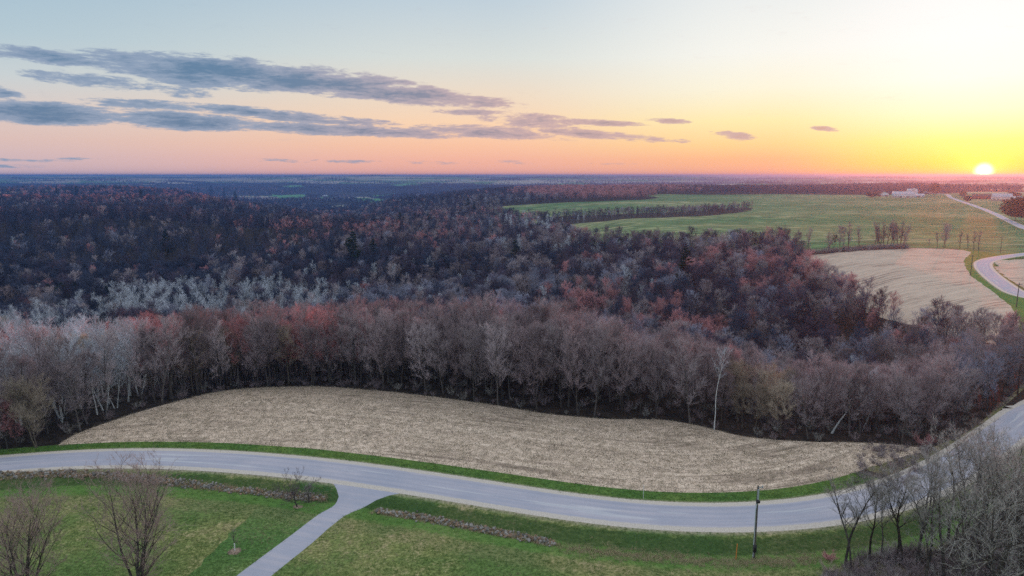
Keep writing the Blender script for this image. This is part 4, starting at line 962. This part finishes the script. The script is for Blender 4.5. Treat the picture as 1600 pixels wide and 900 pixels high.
# ------------------------------------------------------------------ near trees
BUD = bark_mat('twigs_bud', (0.34, 0.24, 0.22), (0.5, 0.36, 0.33), .1)
def one_tree(px, py, label, kd, pr, sc=1., rz=0., crown_mat=None, group=None, lean=None):
    c_ = P(px, py); o = empty('bare_tree', (c_[0], c_[1], hz(*c_)), rz, sc); tag(o, label, 'tree', group)
    if lean: o.rotation_euler = (lean[0], lean[1], rz)
    tk, cr = tree_mesh(**pr) if isinstance(pr, dict) else pr
    if not isinstance(tk, bpy.types.Mesh): tk = tk.mesh('trunk', BK[kd][0]); cr = cr.mesh('crown', crown_mat or BK[kd][1])
    link('trunk', tk, o); link('crown', cr, o); return o, tk, cr
one_tree(215, 925, 'large many stemmed bare tree with pinkish tips on the lawn by the driveway', 'grey', dict(seed=601, Ht=15.5, cb=.1, spread=5.2, nl=13, nb=6, nt=14, tr=.009, tl=(.3, 1.0), multi=5, sub=2, r0=.24, up0=1.0, wob=.1, curl=.07), crown_mat=BUD)
one_tree(35, 955, 'many stemmed bare tree with reddish tips at the lower left corner', 'grey', dict(seed=602, Ht=14, cb=.12, spread=4.8, nl=12, nb=6, nt=14, tr=.009, tl=(.3, 1.0), multi=5, sub=2, r0=.22, up0=1.1, wob=.1, curl=.07), crown_mat=BUD)
HERO = [tree_mesh(610, Ht=14, cb=.4, spread=3.4, nl=12, nb=7, nt=14, tr=.010, tl=(.25, .8), sub=2, r0=.17, up0=.8, wob=.2, sides=7),
        tree_mesh(611, Ht=13.5, cb=.4, spread=2.8, nl=11, nb=7, nt=14, tr=.010, tl=(.25, .8), sub=2, r0=.15, up0=1.2, wob=.2, sides=7),
        tree_mesh(612, Ht=17, cb=.35, spread=5.2, nl=14, nb=7, nt=9, tr=.010, tl=(.25, .8), sub=2, r0=.27, up0=.5, wob=.24, sides=8),
        tree_mesh(613, Ht=16, cb=.3, spread=5.6, nl=15, nb=7, nt=9, tr=.010, tl=(.25, .8), sub=2, r0=.25, up0=.4, wob=.26, sides=8)]
HERO = [(a.mesh('trunk', BK['dark'][0]), b.mesh('crown', BK['dark'][1])) for a, b in HERO]
for (px, py, v, sc, rz, lb) in [
    (1322,882,0,.95,.3,'slender dark bare tree, leftmost by the road at the lower right'), (1330,888,1,.9,2.,'thin dark stem close beside the leftmost roadside tree'),
    (1357,876,1,.95,4.,'straight thin dark tree before the road, third from the left of its clump'), (1378,868,1,.7,1.,'short thin tree between the straight ones by the road'),
    (1401,874,0,.92,5.,'crooked dark tree leaning left in front of the road'), (1409,880,1,.98,3.,'forked dark tree in front of the road, middle of the clump'),
    (1435,880,0,1.05,1.6,'forked dark tree with curling tips, right of the middle of the clump'), (1452,892,1,1.05,.8,'thin tall dark tree before the thick crowned trees'),
    (1475,915,2,.84,.5,'broad dark tree with twisted limbs at the bottom edge'), (1512,905,3,.98,2.3,'tallest lichen grey tree whose crown crosses the road'),
    (1548,930,2,.93,3.9,'thick dark trunked oak like tree at the bottom edge'), (1590,945,3,.95,5.2,'broad pale limbed tree filling the lower right corner'),
    (1610,880,2,.78,1.1,'twisted grey tree at the right edge above the corner'), (1580,850,0,.9,2.9,'small crooked tree among the brush near the right edge'),
    (1440,836,1,.95,.4,'tall thin bare tree on the ditch bank below the road bend'), (1482,842,0,1.05,2.2,'forked bare tree whose top crosses the road bend'),
    (1508,822,1,1.1,3.3,'upright bare tree beside the forked one at the road bend'), (1535,800,0,1.0,4.4,'spreading bare tree near the road edge at the right'), (1562,782,1,.9,1.3,'slim bare tree nearest the road at the right edge'),
    (1650,930,3,1.,.2,'broad tree leaning in from the right edge'), (1600,800,1,.75,2.,'low scrubby tree on the bank by the road at the right edge')]:
    one_tree(px, py, lb, 'dark', HERO[v], sc, rz, group='bare trees at the lower right corner')
for i, (px, py, v, sc) in enumerate([(1496,885,1,.85),(1530,880,0,.95),(1560,905,2,.85),(1545,865,1,.8),(1600,905,3,.8),(1625,960,2,.95),(1500,960,3,.85),(1560,985,2,.9),(1445,940,0,1.),(1600,985,3,.95),(1620,850,0,1.),(1575,820,1,.8),(1680,880,2,.9),(1520,860,2,.8),(1595,870,2,.9),(1540,900,2,1.),(1618,820,3,.7),(1490,870,0,1.1),(1535,840,0,1.)]):
    lb = 'twisted lichen grey tree in the lower right tangle, ' + ('rooted below the frame' if py > 925 else 'rooted at the bottom edge' if py > 888 else 'rooted nearer the road') + (', left side' if px < 1500 else ', middle' if px < 1560 else ', right side' if px < 1605 else ', outermost')
    one_tree(px, py, lb, 'dark', HERO[v], sc, i*1.9, group='trees tangled together in the lower right corner')
br = PL([(1290,905),(1318,885),(1345,868),(1400,862),(1470,862),(1530,830),(1580,780),(1630,735),(1750,760),(1750,1000),(1300,1000)])
x, y = fill(br, 9000, (40, 140)); x, y = x[:1250], y[:1250]
gn_stuff('bramble_thicket', x, y, H(x, y), np.array([SHRUB[random.choice([0, 0, 1, 2])][3] for _ in x]), RNG.uniform(.3, .8, len(x)), label='dark tangled brush under the near trees at the lower right', cat='brush')
x, y = fill(br, 30000, (40, 140)); gn_stuff('leafy_ground_cover', x, y, H(x, y), RNG.choice(TU['dry'], len(x)), RNG.uniform(.5, 1., len(x)), label='dry grass among the brush at the lower right', cat='grass')
x, y = fill(dry_poly, 2600)
ex = PL([(1345,694),(1460,700),(1440,760),(1380,778),(1330,784)]); x2, y2 = fill(ex, 1500); x2, y2 = x2[:130], y2[:130]; x, y = np.concatenate([x[:340], x2]), np.concatenate([y[:340], y2])
gn_stuff('bank_scrub', x, y, H(x, y), np.array([SHRUB[random.choice([0, 1, 1])][3] for _ in x]), RNG.uniform(.2, .55, len(x)), label='sparse scrub on the dry bank left of the bending road', cat='brush')
for px, py, sc, lb in ((1297,893,.7,'pale straw clump of dead grass beside the brush'), (1296,872,.6,'reddish dead shrub at the left end of the brush')):
    c_ = P(px, py); o = empty('shrub', (c_[0], c_[1], hz(*c_)), 1., sc); tag(o, lb, 'shrub'); kd = 'tan' if 'straw' in lb else 'red'
    tk, cr = shrub_mesh(int(px), 2.2, 12, 70, .02, 1.1); link('stems', tk.mesh('stems', BK[kd][0]), o); link('twigs', cr.mesh('twigs', BK[kd][1]), o)
# remarkable trees in and before the wood
one_tree(268, 622, 'lone broad dark trunk with spreading limbs at the left field edge', 'brown', dict(seed=620, Ht=15, cb=.42, spread=4.2, nl=8, nb=5, nt=12, tr=.013, r0=.42, wob=.18, up0=.6, sides=8))
one_tree(1116, 672, 'slender white birch standing before the wood right of middle', 'pale', dict(seed=621, Ht=17.5, cb=.62, spread=2.3, nl=9, nb=4, nt=12, tr=.012, r0=.085, up0=1.6), lean=(0, .05))
one_tree(1282, 668, 'white barked tree with forked pale stems in the hollow', 'pale', dict(seed=622, Ht=17, cb=.45, spread=3.2, nl=8, nb=4, nt=9, tr=.012, r0=.2, up0=1.5, multi=2), lean=(0, .08))
one_tree(1300, 676, 'leaning white trunk crossing the dark hollow', 'pale', dict(seed=623, Ht=15, cb=.6, spread=2.4, nl=7, nb=3, nt=8, tr=.012, r0=.15, up0=1.5), lean=(0, .38))
one_tree(1352, 640, 'tan leafed low tree in the middle of the dark hollow', 'tan', dict(seed=624, Ht=11, cb=.3, spread=3.6))
one_tree(12, 702, 'red budding small tree at the left edge by the road', 'red', dict(seed=625, Ht=8, cb=.25, spread=3.4, nt=34))
one_tree(60, 700, 'tan grey spreading tree leaning over the road end at the left', 'tan', dict(seed=626, Ht=12.5, cb=.2, spread=4.6, nl=15, nb=8, multi=2, wob=.16))
one_tree(-10, 708, 'grey spreading bare tree cut by the left edge', 'grey', dict(seed=627, Ht=12, cb=.2, spread=4.6, nl=14, nb=8, multi=2, wob=.16))
for px, py, sc in ((1440,697,.9),(1452,693,.7)):
    c_ = P(px, py); o = empty('shrub', (c_[0], c_[1], hz(*c_)), px, sc); tag(o, 'pinkish red low shrub at the wood corner, %s of the pair' % ('left' if px < 1445 else 'right'), 'shrub', 'red shrubs at the wood corner')
    tk, cr = shrub_mesh(int(px), 2.6, 12, 60, .02, 1.); link('stems', tk.mesh('stems', BK['red'][0]), o); link('twigs', cr.mesh('twigs', BK['red'][1]), o)

# hedgerow between the far stubble and the pasture
HG = [tree_mesh(630+q, Ht=14, cb=.28, spread=2.8 if q != 2 else 3.6, nl=11, nb=5, nt=14, tr=.026, tl=(.5, 1.3), r0=.24, up0=1.8, wob=.1, sides=5) for q in range(3)]
HGM = [(a.mesh('trunk', BK['brown'][0]), b.mesh('crown', BK['brown'][1])) for a, b in HG]
lbl = ['tall bare tree at the left end of the hedgerow beyond the wood', 'bare tree left of the hedgerow clump, nearer the left end', 'slender bare tree just left of the hedgerow clump']
for i, (X_, Yb, hp) in enumerate([(105,262,40),(380,236,42),(455,224,32),(340,238,20),(240,246,22),(555,214,34),(580,212,30),(600,210,38),(625,209,36),(650,208,37),(672,207,34),(695,206,38),(715,205,36),(738,204,38),(755,203,32)]):
    px, py = 1240+X_/4.44, 340+Yb/4.44; c_ = P(px, py+.3); o = empty('bare_tree', (c_[0], c_[1], hz(*c_)), i*1.3, hp/14/1067*c_[1]*1.02); o.rotation_euler = (0, .12 if X_ > 590 else .0, i*1.3)
    lb = lbl[i] if i < 3 else ('low thin bare tree in the left half of the hedgerow' if i < 5 else 'bare tree in the dense hedgerow clump above the far stubble')
    tag(o, lb, 'tree', None if i < 3 else 'low thin hedgerow trees' if i < 5 else 'trees of the dense hedgerow clump')
    link('trunk', HGM[i % 3][0], o); link('crown', HGM[i % 3][1], o)
nm = ['smallest, at the left end', 'second from the left', 'third from the left', 'fourth from the left', 'fifth from the left', 'second from the right', 'rightmost']
for i, (X_, Yb, hp) in enumerate([(940,195,13),(998,204,27),(1050,207,32),(1155,211,30),(1210,213,26),(1250,216,30),(1285,222,33)]):
    px, py = 1240+X_/4.44, 340+Yb/4.44; c_ = P(px, py+.3); o = empty('bare_tree', (c_[0], c_[1], hz(*c_)), i*2.1, hp/17/1067*c_[1]); tag(o, 'small bare tree of the spaced row above the far stubble, '+nm[i], 'tree', 'spaced trees right of the hedgerow')
    link('trunk', HGM[i % 3][0], o); link('crown', HGM[i % 3][1], o)
hl2 = smooth_line(PL([(1243,400),(1300,394.5),(1350,390.5),(1415,388.2)]), 1.5); k = RNG.integers(0, len(hl2), 420); x = hl2[k, 0]+RNG.normal(size=420)*1.2; y = hl2[k, 1]+RNG.normal(size=420)*2
gn_stuff('hedge_brush', x, y, H(x, y), np.array([SHRUB[random.choice([0, 1, 2])][3] for _ in x]), RNG.uniform(.5, 1.5, len(x)), label='dark brush along the foot of the hedgerow', cat='brush')

# ------------------------------------------------------------------ evergreens
PM = [pine_mesh(700+q, [16, 15, 14][q], [3.4, 2.8, 3.0][q]) for q in range(3)]; PM = [(a.mesh('trunk', BK['dark'][0]), b.mesh('crown', M['needles'])) for a, b in PM]
for i, (px, py, hp, lb) in enumerate([(1070,440,46,'large dark green pine in the wood right of middle'), (1056,452,24,'small dark pine just below the large one'), (803,408,36,'dark pine in the middle of the wood'),
    (625,353,18,'dark pine at the head of the valley, leftmost of three'), (648,349,15,'small dark pine at the valley head, middle of three'), (670,352,20,'dark pine at the valley head, rightmost of three'),
    (731,326,16,'dark evergreen left of the green field tip'), (741,332,16,'dark evergreen touching the green field tip'), (1165,405,15,'small green pine above the reddish trees at right'),
    (261,386,22,'dark evergreen alone in the left wood'), (553,410,46,'dark evergreen patch tree left of middle, tallest'), (545,400,30,'shadowy evergreen beside the tallest one left of middle'),
    (585,405,28,'dim green evergreen right of the tallest one left of middle'), (368,318,17,'evergreen on the left ridge, at its right end'), (350,308,14,'evergreen on the left ridge, second from its right end'), (330,306,14,'evergreen on the left ridge, third from its right end'),
    (120,308,14,'evergreen on the left ridge above its bright part'), (88,302,9,'small evergreen on the far left ridge'), (220,312,13,'evergreen behind the middle of the left ridge'), (172,316,9,'flat topped evergreen on the left ridge'), (310,303,9,'small evergreen far on the left ridge')]):
    c_ = P(px, py, 8.); sc = (hp/1067*np.hypot(*c_)*1.05+8)/16; o = empty('pine_tree', (c_[0], c_[1], float(H0(*c_))-.3), i*1.7, (sc*1.45, sc*1.45, sc*1.08)); tag(o, lb, 'tree', 'dark evergreens scattered in the wood')
    link('trunk', PM[i % 3][0], o); link('crown', PM[i % 3][1], o)
# the dark evergreen stand in the left of the valley
for i in range(22):
    px = RNG.uniform(45, 175); py = 482-(px-45)*.22+RNG.uniform(-6, 10); c_ = P(px, py, 6.); o = empty('pine_tree', (c_[0], c_[1], float(H0(*c_))-.3), i, (1.3, 1.3, RNG.uniform(.85, 1.1))); tag(o, 'dark evergreen in the black stand at the left of the valley', 'tree', 'black stand of evergreens at the left')
    link('trunk', PM[i % 3][0], o); link('crown', PM[i % 3][1], o)

# ------------------------------------------------------------------ farms
M['whitewall'] = plain('white_siding', (.72, .74, .78, 1), .6, .08, .3); M['metalroof'] = plain('pale_metal_roof', (.50, .56, .66, 1), .4, .1, .2, .5); M['redwall'] = plain('red_barn_boards', (.30, .06, .045, 1), .8, .15, .3)
M['darkroof'] = plain('dark_shingles', (.10, .09, .09, 1), .8, .2, .4); M['pinkwall'] = plain('cream_siding', (.62, .56, .54, 1), .7, .08, .3); M['window'] = plain('window_glass', (.05, .06, .08, 1), .15, .1, 1., .6); M['silo'] = plain('silo_concrete', (.5, .5, .52, 1), .7, .15, .3)
def building(name, label, px, py, wpx, hpx, wall, roof, ridge='x', rot=0., depth=None, doors=1, wins=4, group='buildings of the hilltop farms', back=0.):
    c_ = P(px, py); c_ = c_*(1+back/np.linalg.norm(c_)); r = float(np.hypot(*c_)); k = r/1067; w = wpx*k; h = hpx*k; d = depth or w*.5
    az = math.atan2(c_[0], c_[1]); o = empty(name, (c_[0], c_[1], hz(*c_)), -az+rot); tag(o, label, 'building', group)
    eh = h*.56; mb = MB(); mb.box(-w/2, w/2, 0, d, -1, eh)
    if ridge == 'x':
        mb2 = MB(); ov = .4
        for (y0, y1) in ((-ov, d/2), (d+ov, d/2)):
            mb2.add([(-w/2-ov, y0, eh-.15), (w/2+ov, y0, eh-.15), (w/2+ov, y1, h), (-w/2-ov, y1, h), (-w/2-ov, y0, eh+.15), (w/2+ov, y0, eh+.15), (w/2+ov, y1, h+.3), (-w/2-ov, y1, h+.3)], [(0, 1, 2, 3), (4, 5, 6, 7), (0, 1, 5, 4), (1, 2, 6, 5), (0, 3, 7, 4)])
        for sx in (-w/2+.01, w/2-.01): mb.add([(sx, 0, eh), (sx, d, eh), (sx, d/2, h)], [(0, 1, 2, 2)])
    else:
        mb2 = MB(); ov = .4
        for (x0, x1) in ((-w/2-ov, 0), (w/2+ov, 0)):
            mb2.add([(x0, -ov, eh-.15), (x0, d+ov, eh-.15), (x1, d+ov, h), (x1, -ov, h), (x0, -ov, eh+.15), (x0, d+ov, eh+.15), (x1, d+ov, h+.3), (x1, -ov, h+.3)], [(0, 1, 2, 3), (4, 5, 6, 7), (0, 1, 5, 4), (1, 2, 6, 5), (3, 0, 4, 7)])
        for sy in (.01, d-.01): mb.add([(-w/2, sy, eh), (w/2, sy, eh), (0, sy, h)], [(0, 1, 2, 2)])
    link('wall', mb.mesh('wall', M[wall]), o); link('roof', mb2.mesh('roof', M[roof]), o)
    me = None
    for i in range(wins):
        x_ = -w/2+w*(i+.5)/wins
        if me is None: m2 = MB(); s_ = min(1.1, w/wins*.28); m2.box(-s_, s_, -.08, .05, 0, 1.5); me = m2.mesh('window', M['window'])
        link('window', me, o, (x_, 0, eh*.35))
    for i in range(doors):
        m2 = MB(); m2.box(-1.4, 1.4, -.1, .05, 0, min(3.2, eh*.75)); link('door', m2.mesh('door', M['darkroof']), o, (-w/2+w*(i+1)/(doors+1)+w/wins*.5 if wins else 0, 0, 0))
    return o
building('long_barn', 'long white barn with pale blue roof at the hilltop farm', 1410.5, 309, 26, 8, 'whitewall', 'metalroof', 'x', .0, 22, 2, 8)
building('low_shed', 'low white shed joined to the right of the long white barn', 1432.5, 308.3, 17, 4.5, 'whitewall', 'metalroof', 'x', 0., 18, 1, 5)
building('gable_barn', 'taller grey roofed barn rising behind the long white barn', 1426, 307.5, 12, 9.5, 'whitewall', 'metalroof', 'x', .3, 16, 0, 3, back=35)
building('farmhouse', 'small white gabled house left of the long white barn', 1382.5, 307, 10, 6.5, 'whitewall', 'darkroof', 'y', .3, 11, 1, 3)
building('garden_shed', 'tiny dark shed between the dark bush and the white house', 1373.5, 307, 3.5, 3.4, 'redwall', 'darkroof', 'x', 0., 6, 1, 1)
building('red_barn', 'long low red barn right of the distant road', 1539, 311, 28, 6, 'redwall', 'darkroof', 'x', .0, 14, 1, 6)
building('cream_house', 'cream farmhouse in the red glow right of the red barn', 1566, 314.5, 21, 9.5, 'pinkwall', 'metalroof', 'x', .2, 14, 1, 5)
building('white_shed', 'long white shed at the right edge beyond the dark trees', 1597, 314.5, 30, 5.5, 'whitewall', 'metalroof', 'x', -.1, 14, 1, 6)
building('valley_farmhouse', 'tiny white farmhouse far down in the green valley', 508, 307.5, 7, 2.6, 'whitewall', 'metalroof', 'x', .2, 14, 1, 3)
c_ = P(1444, 308); r_ = float(np.hypot(*c_)); mb = MB(); mb.tube([(0, 0, -1), (0, 0, 15), (0, 0, 17), (0, 0, 18)], [2.6, 2.6, 1.8, .2], 16, cap=True); o = link('silo', mb.mesh('silo', M['silo'], True), None, (c_[0], c_[1]+40, hz(c_[0], c_[1]+40))); tag(o, 'pale round silo behind the white barns', 'silo')
def leafy(px, py, wpx, hpx, mat, label, name='round_tree', cat='tree', group=None, sc_leaf=1., n=900):
    c_ = P(px, py); k = float(np.hypot(*c_))/1067; Hh = hpx*k; R = wpx*k/2
    o = empty(name, (c_[0], c_[1], hz(*c_))); tag(o, label, cat, group); tk, cr = leafy_mesh(int(px*7), Hh, R, n, sc_leaf*R*.16); link('trunk', tk.mesh('trunk', BK['dark'][0]), o); link('crown', cr.mesh('crown', M[mat]), o)
leafy(1362, 308.6, 14, 7, 'needles', 'dark rounded evergreen at the left end of the hilltop farm')
leafy(1460.5, 306, 12, 17, 'orange_leaves', 'tall russet tree between the white barns and the road')
leafy(1411, 301.8, 6, 6, 'needles', 'dark little tree behind the long white barn')
leafy(1394, 304, 3, 6, 'olive_leaves', 'small olive tree left of the long white barn')
leafy(1504.5, 309, 8, 9, 'olive_leaves', 'small conical tree beside the distant road')
leafy(1512, 316, 9, 9, 'olive_leaves', 'rounded bush right of the distant road bend')
leafy(1581, 308, 9, 7, 'needles', 'dark tree behind the cream farmhouse, left one')
leafy(1590, 308.5, 8, 6, 'needles', 'dark tree behind the cream farmhouse, right one')
leafy(1586, 345, 30, 30, 'olive_leaves', 'large dark olive tree at the right edge, left of its pair', n=2200, sc_leaf=.8)
leafy(1608, 350, 36, 36, 'olive_leaves', 'large dark olive tree cut by the right edge', n=2200, sc_leaf=.8)
# ------------------------------------------------------------------ haze
HZ = bpy.data.materials.new('haze'); HZ.use_nodes = True; t = NT(HZ.node_tree); t.n.clear()
pv = t.new('ShaderNodeVolumePrincipled'); pv.inputs['Density'].default_value = 1.55e-4; pv.inputs['Color'].default_value = (.15, .37, .90, 1); pv.inputs['Anisotropy'].default_value = .78
ou = t.new('ShaderNodeOutputMaterial'); t.l.new(pv.outputs[0], ou.inputs['Volume'])
hb = MB(); hb.box(-21500, 21500, -21000, 21500, -140, 62); ho = link('haze', hb.mesh('haze', HZ)); tag(ho, kind='stuff')
